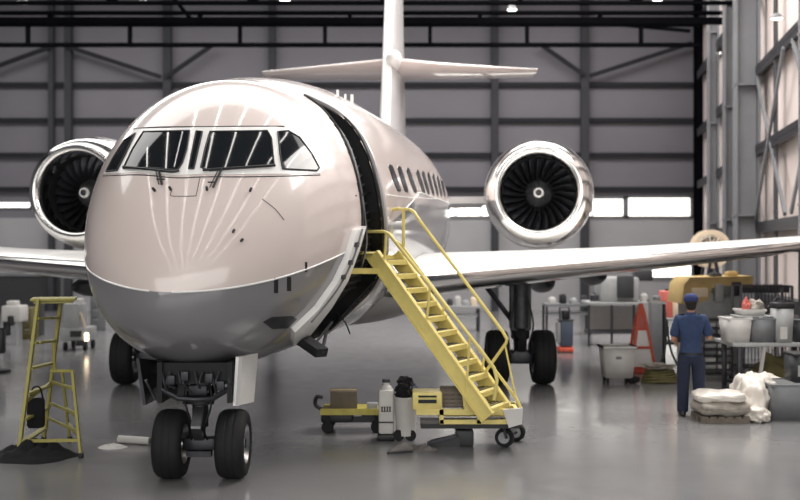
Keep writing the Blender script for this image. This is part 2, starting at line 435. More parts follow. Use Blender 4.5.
# skin colour split at a rising line: cream above, grey below
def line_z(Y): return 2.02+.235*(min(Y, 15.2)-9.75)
m2 = M['paint'].copy(); m2.name = 'cream_grey_skin'; nt = m2.node_tree; bs = nt.nodes['Principled BSDF']; co = WO[FUS]
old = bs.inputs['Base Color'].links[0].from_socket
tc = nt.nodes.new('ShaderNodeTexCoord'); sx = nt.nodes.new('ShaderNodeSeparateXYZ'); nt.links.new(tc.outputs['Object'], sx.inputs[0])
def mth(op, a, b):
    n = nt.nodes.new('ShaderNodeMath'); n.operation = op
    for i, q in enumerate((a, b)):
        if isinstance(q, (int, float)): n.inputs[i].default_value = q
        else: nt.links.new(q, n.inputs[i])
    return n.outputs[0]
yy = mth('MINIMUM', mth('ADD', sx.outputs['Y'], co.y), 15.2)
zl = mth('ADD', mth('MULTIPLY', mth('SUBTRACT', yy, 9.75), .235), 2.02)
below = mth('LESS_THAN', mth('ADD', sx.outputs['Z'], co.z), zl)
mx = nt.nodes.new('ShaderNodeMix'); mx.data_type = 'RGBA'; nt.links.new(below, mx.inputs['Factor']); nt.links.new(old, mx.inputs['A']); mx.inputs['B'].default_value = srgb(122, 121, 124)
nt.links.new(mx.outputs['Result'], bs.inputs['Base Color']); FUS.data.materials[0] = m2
# --- dark lining of the doorway, set into the body, with its frame ribs
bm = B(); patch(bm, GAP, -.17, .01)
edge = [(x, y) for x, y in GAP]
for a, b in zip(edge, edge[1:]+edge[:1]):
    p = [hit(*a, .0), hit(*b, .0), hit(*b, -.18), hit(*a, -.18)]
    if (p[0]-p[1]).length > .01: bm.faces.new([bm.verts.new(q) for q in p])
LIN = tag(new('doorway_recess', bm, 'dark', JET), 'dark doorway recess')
bm = B(); sline(bm, GAPL, .022, .0)
new('doorway_seal', bm, 'seal', JET)
bm = B(); sline(bm, GAPR, .026, .0); new('doorway_seal', bm, 'seal', JET)
bm = B(); sline(bm, [(304, 95), (333, 109), (355, 128), (369.5, 152), (379, 182), (384, 212), (386, 240), (385, 262), (375, 288), (353, 310), (327, 332)], .035, .0)
tag(new('doorway_rim', bm, 'paint_grey', JET), 'pale grey raised doorway rim')
bm = B(); sline(bm, [(315, 100), (343, 122), (358, 148), (367, 180), (372, 212), (374, 245), (368, 272)], .018, -.10); new('doorway_frame_rail', bm, 'alu', JET)
bm = B(); sline(bm, [(330, 114), (350, 140), (362, 172), (368, 205), (369, 240)], .012, -.13); new('doorway_frame_rail', bm, 'greyp', JET)
bm = B()
for i in range(26):
    t = i/25; k = t*8.2
    i0 = min(int(k), 8); f = k-i0
    if i0+1 < len(GAPL):
        lx = GAPL[i0][0]+(GAPL[i0+1][0]-GAPL[i0][0])*f; ly = GAPL[i0][1]+(GAPL[i0+1][1]-GAPL[i0][1])*f
        rx = GAPR[i0][0]+(GAPR[i0+1][0]-GAPR[i0][0])*f; ry = GAPR[i0][1]+(GAPR[i0+1][1]-GAPR[i0][1])*f
        if abs(lx-rx)+abs(ly-ry) > 4: tube(bm, [hit(lx+(rx-lx)*q, ly+(ry-ly)*q, -.13) for q in (.25, .5, .9)], .012, 6)
new('doorway_frame_rib', bm, 'steel', JET)
# --- airstair door leaf seen on edge
DL = [(352, 230), (344, 256), (332, 281), (314, 306), (291, 328)]; DR = [(361, 226), (354, 250), (343, 279), (327, 305), (302, 337), (290, 341)]
bm = B(); patch(bm, DL+DR[::-1], .07, .12); DE = new('door_leaf', bm, 'paint_white', JET)
for x, y in ((351, 244), (345, 261), (338, 275)):
    bm = B(); patch(bm, [(x-2, y-2), (x+2.5, y-3), (x+1.5, y+2), (x-2.5, y+2)], .08, .03); new('latch', bm, 'dgrey', DE)
bm = B(); sline(bm, [(356, 229), (346, 259), (331, 287), (306, 318)], .012, .08); new('door_seal_strip', bm, 'alu', DE)
def jp(name, fn, mats, parent=None, **k):
    bm = B(); fn(bm); return new(name, bm, mats, parent or JET, **k)
def dstruts(bm):
    bar(bm, P(300, 338, 11.5), P(322, 353, 11.2), .16, .10)
    tube(bm, [P(322, 353, 11.2), P(327, 329, 11.9)], .02); tube(bm, [P(314, 345, 11.3), P(332, 322, 12)], .016)
jp('door_hinge_arm', dstruts, 'steel')
def dcable(bm):
    tube(bm, smooth_pts([P(336, 312, 12.6), P(345, 322, 12.5), P(350, 334, 12.4)]), .009)
    tube(bm, [hit(338, 318, .02), hit(372, 281, .02)], .012); tube(bm, [hit(332, 326, .02), hit(350, 307, .02)], .012)
jp('door_support_cable', dcable, 'steel')
# --- windscreen
fr = [(104, 174), (112, 158), (128, 137), (136, 129), (200, 127.5), (276, 127), (294, 129), (306, 138), (317, 155), (323, 170), (320, 173.5), (285, 174), (240, 174.5), (204, 174), (176, 175.5), (140, 172.5)]
bm = B(); patch(bm, fr, .006, .02); WF = new('windscreen_frame', bm, 'paint_white', JET)
panes = [[(107, 172), (113, 160), (125, 141), (136, 134), (127, 153), (118, 171)],
         [(124, 169), (133, 150), (144, 132.5), (190, 131.6), (187, 150), (183, 163), (178, 171), (150, 168.5)],
         [(189, 169.5), (194, 169.5), (202.5, 132.5), (196.5, 132)],
         [(201, 168), (205, 150), (210, 132.5), (267, 131.6), (271, 139), (273.5, 165), (258, 167.5), (210, 171.5)],
         [(277.5, 132.5), (288, 131.6), (299, 138), (311, 154), (318.5, 168), (316.5, 171), (282, 169.5), (279.6, 155)]]
for i, pl in enumerate(panes):
    bm = B(); patch(bm, pl, .012, .012)
    o = new('windscreen_pane' if i in (1, 3) else ('centre_pane' if i == 2 else 'side_pane'), bm, 'glass', JET)
    bm = B(); sline(bm, pl+[pl[0]], .009, .012) if False else tube(bm, [hit(*p, .014) for a, b in zip(pl, pl[1:]+pl[:1]) for p in [(a[0]+(b[0]-a[0])*q/5, a[1]+(b[1]-a[1])*q/5) for q in range(5)]], .009, 6, closed=True)
    new('pane_seal', bm, 'seal', o)
bm = B(); tube(bm, [hit(174.5+(183-174.5)*q/6, 168+(133-168)*q/6, .018) for q in range(7)], .008, 6); new('pane_bar', bm, 'alu', JET)
bm = B(); sline(bm, [(133, 129), (160, 127.4), (200, 127), (250, 126.6), (284, 126.6)], .008, .003); new('brow_seam', bm, 'seal', JET)
bm = B(); sline(bm, [(103, 176), (140, 175), (176, 178), (204, 177), (245, 177), (290, 176), (320, 175)], .006, .002); new('sill_seam', bm, 'steel', JET)
for pts, arm in (([(125, 168.5), (150, 171), (172, 173.5), (180, 172)], [(160, 172), (163, 186)]), ([(203, 172), (230, 170), (258, 168), (274, 167)], [(222, 170), (213, 189)])):
    bm = B(); sline(bm, pts, .014, .03); wb = new('wiper_blade', bm, 'black', JET)
    bm = B(); sline(bm, arm, .012, .03); sline(bm, [(arm[0][0]-3, arm[0][1]), (arm[1][0]-3, arm[1][1])], .006, .03)
    sline(bm, [(arm[1][0]-5, arm[1][1]-5), (arm[1][0]+3, arm[1][1]-5)], .008, .03); new('wiper_arm', bm, 'steel', wb)
# panel seams and small probes on the nose
def seam(pts, r=.004): bm = B(); sline(bm, pts, r, .001); new('skin_seam', bm, 'steel', JET)
seam([(262, 199), (275, 209), (284, 220)]); seam([(172, 191), (172, 196), (196, 196)]); seam([(196, 196), (200, 178)])
for x, y in ((250, 191), (207, 190), (155, 191), (233, 232), (241, 241), (171, 190)):
    bm = B(); p = hit(x, y, 0); tube(bm, [p, hit(x, y, .05)], .014, 8); new('pitot_probe', bm, 'steel', JET)
for x0, x1, y0, y1 in ((274, 278, 278, 293), (287, 291, 277, 291), (305, 307, 262, 272)):
    bm = B(); patch(bm, [(x0, y0), (x1, y0), (x1, y1), (x0, y1)], .004, .01); new('vent_slot', bm, 'seal', JET)
def ring_pt(t, z, s):
    Y, X, zt, zb, hw = cr(ST, t); q = max(-1, min(1, (z-(zt+zb)/2)/((zt-zb)/2)))
    return V((X, Y, (zt+zb)/2))+LT*(s*hw*math.sqrt(1-q*q))+V((0, 0, q*(zt-zb)/2))
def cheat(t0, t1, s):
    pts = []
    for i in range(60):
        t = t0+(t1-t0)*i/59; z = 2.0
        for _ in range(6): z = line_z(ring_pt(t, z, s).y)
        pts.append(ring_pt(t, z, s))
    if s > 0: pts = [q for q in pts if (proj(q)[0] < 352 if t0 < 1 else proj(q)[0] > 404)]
    bm = B(); tube(bm, pts, .010, 6); return tag(new('cheat_line', bm, 'paint_white', JET), 'thin white line between cream and grey body areas')
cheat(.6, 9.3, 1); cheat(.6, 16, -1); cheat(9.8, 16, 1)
bm = B(); patch(bm, [(263, 322), (272, 317), (292, 316), (297, 319), (288, 328), (272, 329)], .004, .01); new('landing_light', bm, 'steel', JET)
# --- cabin windows
def zz(x, y): return (300+x*.32, 80+y*.32)
for (x0, x1, yt, yb) in ((277, 304, 263, 350), (305, 328, 268, 352), (333, 356, 274, 354), (363, 384, 280, 357), (381, 399, 284, 360), (398, 414, 288, 362), (414, 428, 293, 364), (428, 440, 298, 366), (440, 450, 303, 367)):
    w2 = max(4, 11-(x0-277)*.045)
    pl = [zz(x0-1, yt+8), zz(x0+2, yt), zz(x0+w2, yt+4), zz((x0+x1)/2+w2, (yt+yb)/2-4), zz(x1+w2, yb-8), zz(x1+w2-2, yb), zz(x1, yb-3), zz((x0+x1)/2-1, (yt+yb)/2+4)]
    bm = B(); patch(bm, pl, .006, .012); new('cabin_window', bm, 'cabin_glass', JET)
bm = B(); sline(bm, [zz(270, 358), zz(330, 366), zz(390, 370), zz(440, 372)], .008, .0); new('cabin_trim_line', bm, 'paint_white', JET)
for x, y, hh, w_ in ((337, 109, .10, .03), (345, 112, .09, .025), (351, 115, .13, .04)):
    y = 80.0
    while BVH.ray_cast(CAMP, V(((x-400)/1000, 1, (250-y)/1000)).normalized())[0] is None: y += .25
    p = hit(x, y+.3, -.02); bm = B(); prism(bm, [p+V((0, -.06, -.03)), p+V((0, .10, -.03)), p+V((0, .12, hh)), p+V((0, .02, hh))], (w_, 0, 0)); new('antenna', bm, 'paint_white', JET)
# --- belly fairing
bm = B()
rings = []
for i in range(25):
    t = i/24; Y = 13.7+t*7.0; k = max(0.02, math.sin(PI*min(1, max(0, t))) )**.55
    X = -1.66*KF+(Y-12.8*KF)*.183
    rings.append([V((X, Y, 1.80))+LT*(1.84*k*math.cos(2*PI*j/48))+V((0, 0, .66*k*math.sin(2*PI*j/48))) for j in range(48)])
loft(bm, rings); new('belly_fairing', bm, 'paint_grey', JET, ang=60)
# --- wings
AF = [(1, 0), (.9, .022), (.75, .045), (.55, .068), (.38, .078), (.25, .076), (.15, .066), (.08, .052), (.035, .036), (.01, .019), (0, 0),
      (.01, -.019), (.035, -.033), (.08, -.044), (.15, -.053), (.25, -.06), (.4, -.06), (.6, -.045), (.8, -.02)]
def wing(side, secs):
    # secs: LE point, chord, thickness factor
    full = [[V((le[0]+.10*c*u*0, le[1]+c*u, le[2]+c*t*v)) for u, v in AF] for le, c, t in secs]
    bm = B(); loft(bm, full)
    wg = new('wing', bm, 'paint_white', JET, ang=50)
    k0, k1 = 10, 15
    bm = B(); rs = []
    for (le, c, t), r in zip(secs, full):
        a = [p.copy() for p in r[k0-2:k1]]
        cc = V((le[0], le[1]+c*.15, le[2]))
        out = [cc+(p-cc)*1.0+(p-cc).normalized()*.008 for p in a]
        rs.append(out)
    R = loft(bm, rs, closed=False)
    le = new('leading_edge', bm, 'chrome', wg, ang=60)
    tag(le, 'polished metal leading edge'); return wg
WR = wing(1, [((-.6, 14.35, 1.92), 6.4, .95), ((.55, 14.9, 1.98), 5.6, .90), ((1.2, 15.3, 2.03), 5.0, .92), ((2.4, 16.0, 2.11), 4.2, .95), ((4.4, 16.9, 2.25), 3.3, .95), ((6.6, 17.8, 2.43), 2.6, .95), ((7.9, 18.3, 2.56), 2.0, .95)])
WL = wing(-1, [((-1.6, 15.2, 1.95), 5.6, .9), ((-3.0, 15.9, 2.0), 4.8, .95), ((-5.3, 17.0, 2.08), 4.0, .98), ((-7.3, 18.0, 2.2), 3.4, .95), ((-9.6, 19.2, 2.4), 2.5, .95)])
for wg, x0, y0, Y in ((WR, 545, 283, 19.6), (WR, 596, 276, 20.2), (WL, 86, 287, 19.8)):
    p = P(x0, y0, Y); bm = B()
    lathe(bm, [(0.0, -1.1), (.10, -.8), (.2, -.2), (.24, .4), (.16, 1.0), (.0, 1.5)], p+V((0, .2, .02)), 'Y', 20); new('flap_track_fairing', bm, 'dgrey', wg)
# --- engines
def engine(cx, cy, cz, R, name='engine_nacelle'):
    c = V((cx, cy, cz)); s = R/1.08
    bm = B(); lathe(bm, [(x*s, h*s) for x, h in ((1.0, .40), (1.03, .58), (1.07, .9), (1.08, 1.4), (1.04, 2.2), (.92, 3.0), (.74, 3.8), (.70, 3.8), (.66, 3.0), (.0, 2.9))], c, 'Y', 64)
    e = new(name, bm, 'paint_grey', JET, ang=50)
    bm = B(); lathe(bm, [(x*s, h*s) for x, h in ((.70, .42), (.70, .22), (.715, .10), (.74, .03), (.78, .0), (.82, .0), (.865, .03), (.91, .09), (.955, .20), (.995, .36), (1.025, .52), (1.04, .62))], c, 'Y', 64); new('inlet_lip', bm, 'chrome', e, ang=60)
    bm = B(); lathe(bm, [(x*s, h*s) for x, h in ((.70, .40), (.70, .9), (.0, .92))], c, 'Y', 48); new('inlet_duct', bm, 'dark', e)
    bm = B(); lathe(bm, [(x*s, h*s) for x, h in ((.0, .36), (.05, .37), (.09, .40), (.16, .50), (.24, .62), (.29, .78), (.29, .86))], c, 'Y', 32); new('spinner', bm, 'dgrey', e)
    bm = B(); lathe(bm, [(x*s, h*s) for x, h in ((.060, .345), (.072, .335), (.092, .365), (.098, .39), (.085, .41))], c, 'Y', 32); tag(new('spinner_ring', bm, 'paint_white', e), 'white ring on the spinner')
    first = None
    for k in range(24):
        if first is None:
            bm = B(); rs = []
            for i in range(7):
                r = .26+.43*i/6; tw = math.radians(68-34*i/6); ch = .085+.035*i/6; sw = .10*(i/6)**2
                pts = []
                for u, t in ((-1, 0), (-.5, .012), (0, .016), (.5, .012), (1, 0), (.5, -.006), (0, -.006), (-.5, -.006)):
                    a, b = u*ch, t
                    x = a*math.cos(tw)-b*math.sin(tw)+sw; y = a*math.sin(tw)+b*math.cos(tw)
                    pts.append(V((x, y, r))*s)
                rs.append(pts)
            loft(bm, rs)
            first = new('fan_blade', bm, 'blade', e, at=(0, 0, 0)); o = first
            first.location = V((cx, cy+.70*s, cz))-WO[e]
        else:
            o = first.copy(); COL.objects.link(o); o.parent = e
        o.rotation_euler = (0, 2*PI*k/24, 0)
    R = RZ(-8); e.rotation_euler = (0, 0, math.radians(-8)); e.location = c+R @ (WO[e]-c)-WO[JET]
    return e
EY = 19.2
c = P(538.5, 191.5, EY); ER = engine(c.x, c.y, c.z, 57.5*EY/1000)
c2 = P(74.5, 191.5, EY+.2); EL = engine(c2.x, c2.y, c2.z, 61*EY/1000)
for c_, e, rx in ((c, ER, .75), (c2, EL, -1.6)):
    bm = B(); z = c_.z-.1
    a = [V((rx, 20.4, z)), V((rx, 22.6, z))]; sg = 1 if e is ER else -1
    prism(bm, [V((rx, 20.6, z-.07)), V((rx, 23.0, z-.07)), V((c_.x-sg*.85, 22.6, z-.07)), V((c_.x-sg*.85, 20.4, z-.07))], (0, 0, .14)); new('engine_pylon', bm, 'paint_grey', JET)
# --- fin and tailplane
def foil(le, c, half, n, up):
    # symmetric section: LE point, chord direction n, thickness direction up
    pr = [(0, 0), (.02, .35), (.08, .68), (.2, .95), (.35, 1), (.6, .72), (.85, .3), (1, .03)]
    return [le+n*(c*u)+up*(half*t) for u, t in pr]+[le+n*(c*u)-up*(half*t) for u, t in pr[::-1][:-1]]
bm = B(); rs = []
for x, y, Y, ch, hf in ((381.5, 150, 20.6, 3.0, .17), (383, 118, 21.2, 2.7, .16), (385.5, 60, 21.9, 2.3, .15), (387.5, -5, 22.9, 2.0, .13), (389, -50, 23.7, 1.8, .10)):
    rs.append(foil(P(x, y, Y), ch, hf, AX, LT))
loft(bm, rs); FIN = new('tail_fin', bm, 'paint_grey', JET, ang=50)
bm = B()
rs = []
for x, y, Y, ch, hf in ((381.5, 150, 20.6, 3.0, .17), (383, 118, 21.2, 2.7, .16), (385.5, 60, 21.9, 2.3, .15), (387.5, -5, 22.9, 2.0, .13), (389, -50, 23.7, 1.8, .10)):
    r = foil(P(x, y, Y)-AX*.012, ch, hf+.01, AX, LT); rs.append([r[-2], r[-1], r[0], r[1], r[2]])
loft(bm, rs, closed=False); new('fin_leading_edge', bm, 'paint_white', FIN)
bm = B(); rs = []
for x, y, Y, ch, hf in ((262, 71.5, 24.0, 1.0, .03), (300, 68.5, 23.3, 1.4, .07), (345, 64.5, 22.6, 1.8, .10), (394, 60, 21.9, 2.3, .135), (440, 64, 22.4, 1.8, .10), (490, 67, 23.0, 1.4, .07), (538, 69.0, 23.6, 1.0, .03)):
    rs.append(foil(P(x, y, Y), ch, hf, V((0, 1, -.02)), V((0, 0, 1))))
loft(bm, rs); new('tailplane', bm, 'paint', JET, ang=50)
bm = B(); lathe(bm, [(0, -.35), (.10, -.2), (.17, 0), (.2, .5), (.16, 1.6), (0, 2.4)], P(394, 58, 21.9), 'Y', 20); new('fin_bullet', bm, 'paint_white', JET)
# --- landing gear
def wheel(name, c, r, wd, gear, hub='alu', ax='X'):
    bm = B(); h = wd/2
    lathe(bm, [(r*.56, -h*.86), (r*.62, -h*.95), (r*.78, -h), (r*.9, -h*.92), (r*.97, -h*.7), (r, -h*.35), (r, -h*.3), (r*.985, -h*.27), (r*.985, -h*.22), (r, -h*.18), (r, h*.18), (r*.985, h*.22), (r*.985, h*.27), (r, h*.3), (r, h*.35), (r*.97, h*.7), (r*.9, h*.92), (r*.78, h), (r*.62, h*.95), (r*.56, h*.86)], c, ax, 40)
    new('tyre', bm, 'tyre', gear, ang=50)
    bm = B(); lathe(bm, [(0, -h*.75), (r*.15, -h*.8), (r*.2, -h*.5), (r*.45, -h*.55), (r*.57, -h*.9), (r*.57, h*.9), (r*.45, h*.55), (r*.2, h*.5), (r*.15, h*.8), (0, h*.75)], c, ax, 28); new('wheel_hub', bm, hub, gear)
# nose gear
NG = jp('nose_landing_gear', lambda b: [lathe(b, [(.085, .55), (.085, .78), (.15, .80), (.16, .86), (.11, .9), (.11, 1.3)], (-2.12, 10.62, 0), 'Z', 20, cap=True), tube(b, [(-2.12, 10.62, .3), (-2.12, 10.62, .6)], .055, 14)], 'steel')
YW = 10.62
for x in (172, 233.5):
    wheel('w', ((x-400)*YW/1000, YW, .365), .365, .31, NG)
jp('axle', lambda b: [tube(b, [((158-400)*YW/1000, YW, .365), ((246-400)*YW/1000, YW, .365)], .05, 12), box(b, (-2.12, YW, .37), (.34, .16, .13), bev=.02), box(b, (-2.12, YW-.05, .27), (.26, .1, .06))], 'steel', NG)
jp('torque_link', lambda b: [bar(b, (-2.12, YW-.06, .42), (-2.12, YW-.24, .58), .1, .04), bar(b, (-2.12, YW-.24, .58), (-2.12, YW-.06, .76), .1, .04)], 'alu', NG)
jp('steering_actuator', lambda b: [tube(b, [(-2.28, YW-.09, .84), (-1.96, YW-.09, .84)], .045, 12), box(b, (-2.12, YW-.1, .95), (.2, .12, .12), bev=.02), box(b, (-2.3, YW, .98), (.1, .1, .24))], 'steel', NG)
jp('hydraulic_hose', lambda b: [tube(b, smooth_pts([(-2.2, YW-.12, 1.2), (-2.26, YW-.16, .9), (-2.19, YW-.13, .6), (-2.2, YW-.08, .42)]), .012, 6), tube(b, smooth_pts([(-2.03, YW-.12, 1.2), (-1.97, YW-.16, .85), (-2.05, YW-.13, .55), (-2.03, YW-.08, .42)]), .012, 6)], 'black', NG)
jp('drag_brace', lambda b: [tube(b, [(-2.2, YW+.05, .85), (-2.36, YW+.9, 1.3)], .035, 8), tube(b, [(-2.04, YW+.05, .85), (-1.88, YW+.9, 1.3)], .035, 8)], 'steel', NG)
def bay(b):
    for s in (-1, 1): bar(b, (-2.12+s*.36, YW-.3, 1.05), (-2.12+s*.36, YW+.7, 1.05), .05, .42)
    box(b, (-2.12, YW-.22, 1.14), (.8, .06, .22)); box(b, (-2.12, YW+.3, 1.16), (.8, 1.0, .1))
jp('wheel_bay', bay, 'dark')
def bayparts(b):
    for k in range(9):
        x = -2.46+k*.085; tube(b, smooth_pts([(x, YW-.27, 1.16), (x+.03*(-1)**k, YW-.3, 1.05), (x+.05, YW-.27, .94+.05*(k % 3))]), .016, 6)
    for x, z in ((-2.36, 1.08), (-2.22, 1.12), (-1.97, 1.1), (-1.85, 1.02)): box(b, (x, YW-.3, z), (.08, .06, .1), bev=.01)
    tube(b, [(-2.47, YW-.28, .98), (-2.3, YW-.24, .88), (-2.12, YW-.2, .86), (-1.94, YW-.24, .88), (-1.78, YW-.28, .98)], .028, 8)
jp('bay_fitting', bayparts, 'steel')
def gdoor(px, name):
    bm = B(); q = [V(p) for p in px]; n = (q[1]-q[0]).cross(q[3]-q[0]).normalized()
    prism(bm, q, n*.035); return new('gear_door', bm, name, JET)
gdoor([P(139, 358, 10.5), P(167, 362, 11.3), P(165, 395, 11.3), P(146, 405, 10.5)], 'steel')
gdoor([P(233, 358, 10.9), P(239, 357, 10.35), P(235.5, 406, 10.35), P(230, 401, 10.9)], 'paint_grey')
gdoor([P(239, 357, 10.36), P(258, 353, 10.9), P(254, 402, 10.9), P(236, 406, 10.36)], 'paint_white')
jp('gear_door_rod', lambda b: [tube(b, [P(150, 372, 10.9), P(180, 388, 10.6)], .018), tube(b, [P(228, 372, 10.9), P(222, 388, 10.6)], .018), tube(b, [P(146, 380, 10.4), P(156, 400, 10.6)], .014)], 'alu')
# main gear
YM = 18.06
def main_gear(xs, xc, ztop, hub):
    g = jp('main_landing_gear', lambda b: [lathe(b, [(.12, .42), (.12, .8), (.17, .84), (.17, 1.0), (.2, 1.02), (.2, ztop)], (xc, YM, 0), 'Z', 20, cap=True)], 'steel')
    for x in xs: wheel('w', (x, YM, .49), .49, .40, g, hub)
    jp('axle', lambda b: [tube(b, [(xs[0], YM, .49), (xs[1], YM, .49)], .07, 12), box(b, (xc, YM-.05, .5), (.42, .26, .24), bev=.04)], 'steel', g)
    jp('side_brace', lambda b: [tube(b, [(xc, YM, .95), (xc-.75 if xc > 0 else xc+.75, YM+.1, ztop)], .045, 8), bar(b, (xc, YM-.2, .62), (xc, YM-.36, .82), .12, .05), bar(b, (xc, YM-.36, .82), (xc, YM-.16, 1.0), .12, .05)], 'steel', g)
    jp('brake_hose', lambda b: [tube(b, smooth_pts([(xc-.1, YM-.2, 1.6), (xc-.2, YM-.28, 1.1), (xc-.12, YM-.25, .7), (xc-.2, YM-.1, .5)]), .016, 6), tube(b, smooth_pts([(xc+.1, YM-.2, 1.6), (xc+.2, YM-.28, 1.1), (xc+.12, YM-.25, .7), (xc+.2, YM-.1, .5)]), .016, 6)], 'black', g)
    jp('strut_fairing', lambda b: [bar(b, (xc, YM-.1, .98), (xc, YM-.1, ztop), .36, .1, up=V((0, 1, 0)))], 'dgrey', g)
main_gear(((497-400)*YM/1000, (542.5-400)*YM/1000), 2.17, 1.95, 'alu')
main_gear(((126-400)*YM/1000, (172-400)*YM/1000), -4.53, 1.95, 'alu')

# ================================================================== BOARDING STEPS
U2 = V((1.4, -.70, 0)).normalized(); V2 = V((.70, 1.4, 0)).normalized()
T = V((-.20, 12.75, 2.36)); F = V((1.31, 12.03, .25))
ST_ = thing('boarding_stairs', (.8, 12.3, 0), 'yellow wheeled boarding stairs leading up to the open jet doorway', 'stairs')
def sp(name, fn, mats='yellow', parent=None, **k):
    bm = B(); fn(bm); return new(name, bm, mats, parent or ST_, **k)
W2 = .30
for s in (-1, 1):
    a, b = T+V2*(s*W2), T.lerp(F, .91)+V2*(s*W2)
    def stringer(bm, a=a, b=b):
        bar(bm, a, b, .045, .16); d = (b-a).normalized(); u = d.cross(V2).normalized()
        for k in (-1, 1): bar(bm, a+u*(.08*k), b+u*(.08*k), .085, .022, up=u)
    sp('stringer', stringer)
for k in range(11):
    p = T+(F-T)*((k+.45)/11.0*.91)
    def tread(bm, p=p):
        R = Matrix((U2, V2, V((0, 0, 1)))).transposed()
        box(bm, p, (.24, W2*2-.05, .03), R, 0, .006); box(bm, p+U2*.12-V((0, 0, .02)), (.02, W2*2-.05, .06), R, 0)
    t = sp('tread', tread)
    def grip(bm, p=p):
        R = Matrix((U2, V2, V((0, 0, 1)))).transposed()
        for q in (-.05, 0, .05): box(bm, p+U2*q+V((0, 0, .018)), (.022, W2*2-.12, .008), R)
    sp('grip_strip', grip, 'dgrey', t)
def onp(x, y, s): return PP(x, y, T+V2*(s*W2), V2)
def rail(pts, s, r=.021, name='handrail'):
    q = [onp(x, y, s) for x, y in pts]; return sp(name, lambda b: tube(b, q, r, 10))
rail([(357, 231.5), (384, 231.5), (389, 234), (397, 244), (480, 349), (494, 368), (497, 380), (494, 400)], -1)
rail([(390.5, 234), (390.5, 213), (393, 209.5), (399, 208.5), (403.5, 210.5), (403.5, 245)], 1, .022)
rail([(400, 209), (410, 209.5), (414, 212), (420, 221), (503, 332), (507, 339), (506, 343), (484, 374)], 1)
rail([(390.5, 234), (394, 240), (402, 245.5), (440, 297), (516, 398), (521, 408), (518, 414)], 1, .02, 'mid_rail')
rail([(505, 345), (516, 398)], 1, .012, 'rail_brace')
for x0, y0, x1, y1 in ((404, 245, 402, 262), (445, 302, 440, 325), (485, 355, 480, 378)): rail([(x0, y0), (x1, y1)], 1, .016, 'rail_post')
for x0, y0, x1, y1 in ((386, 233, 384, 268), (430, 286, 426, 330), (470, 337, 466, 392)): rail([(x0, y0), (x1, y1)], -1, .016, 'rail_post')
sp('platform_bar', lambda b: tube(b, [P(346, 253, 12.2), P(376, 253, 12.5)], .018))
sp('platform_bar', lambda b: bar(b, P(347, 271, 12.15), P(384, 271, 12.5), .06, .07))
def plat(b):
    R = Matrix((U2, V2, V((0, 0, 1)))).transposed(); box(b, T-U2*.2+V((0, 0, -.03)), (.46, W2*2, .05), R)
sp('platform', plat)
# wheeled base
def base(b):
    for Y in (12.05, 12.6):
        bar(b, (.20, Y, .47), (1.46, Y, .47), .05, .07); bar(b, (.48, Y, .35), (1.44, Y, .35), .05, .05)
        for x in (.5, .95, 1.42): bar(b, (x, Y, .33), (x, Y, .5), .05, .05, up=V((0, 1, 0)))
    for x in (.22, .8, 1.42): bar(b, (x, 12.05, .46), (x, 12.6, .46), .05, .05)
sp('base_frame', base)
sp('base_tray', lambda b: box(b, (.85, 12.32, .29), (1.2, .5, .05)), 'black')
def supports(b):
    bar(b, T+V2*-.25-V((0, 0, .35))+U2*.25, (.75, 12.1, .46), .05, .05); bar(b, T+V2*.25-V((0, 0, .35))+U2*.25, (.75, 12.6, .46), .05, .05)
def motor(b):
    box(b, (.33, 12.2, .60), (.36, .34, .22), bev=.02); box(b, (.33, 12.02, .6), (.22, .03, .04), mi=1); box(b, (.33, 12.02, .66), (.22, .03, .02), mi=1)
sp('motor_housing', motor, ['yellow', 'seal'])
def skirt(b):
    q = [P(468, 398, 12.0), P(486, 398, 12.0), P(492, 411, 12.0), P(464, 411, 12.0)]; prism(b, q, (0, .03, 0))
    q = [P(449, 366, 12.03), P(460, 366, 12.03), P(490, 410, 12.03), P(464, 410, 12.03), P(462, 392, 12.03)]; prism(b, q, (0, .03, 0))
sp('side_plate', skirt)
def axleplate(b):
    prism(b, [P(503, 410, 11.96), P(523, 408, 11.96), P(522, 424, 11.96), P(509, 428, 11.96)], (0, .04, 0))
sp('axle_box', axleplate, 'plastic')
for x, Y, r in ((504.5, 12.28, .118), (516, 12.66, .118)):
    c = V(((x-400)*Y/1000, Y, r))
    wl = sp('wheel', lambda b: lathe(b, [(r*.6, -.035), (r*.9, -.04), (r, -.02), (r, .02), (r*.9, .04), (r*.6, .035)], c, (.35, .94, 0), 28), 'tyre')
    sp('hub', lambda b: lathe(b, [(0, -.038), (r*.2, -.04), (r*.25, -.025), (r*.55, -.022), (r*.62, -.036), (r*.62, .036), (0, .036)], c, (.35, .94, 0), 20), 'lgrey', wl)
sp('wheel_fork', lambda b: [tube(b, [V((1.30, 12.2, .118)), V((1.24, 12.25, .36))], .018), tube(b, [V((1.49, 12.7, .118)), V((1.44, 12.6, .36))], .018), tube(b, [V((1.29, 12.3, .118)), V((1.48, 12.64, .118))], .014)], 'steel')

# carton standing on the base of the steps
def carton(name, c, s, rz, label, m='card', tape=True):
    R = RZ(rz); bm = B(); box(bm, c, s, R, 0, .008)
    o = new(name, bm, m); tag(o, label, 'box')
    if tape:
        bm = B(); box(bm, V(c)+V((0, 0, s[2]/2+.002)), (s[0]*.96, .05, .004), R); new('tape_strip', bm, 'tan', o)
    return o
carton('storage_box', (.66, 12.28, .505+.115), (.33, .3, .23), 0, 'brown slatted box on the base of the yellow boarding stairs', tape=False)
o = bpy.data.objects['storage_box']
bm = B()
for k in range(4): box(bm, (.66, 12.125, .54+.05*k), (.31, .012, .03))
for x in (.52, .6, .68, .76): box(bm, (x, 12.122, .615), (.02, .012, .2))
new('slat', bm, 'wood', o)

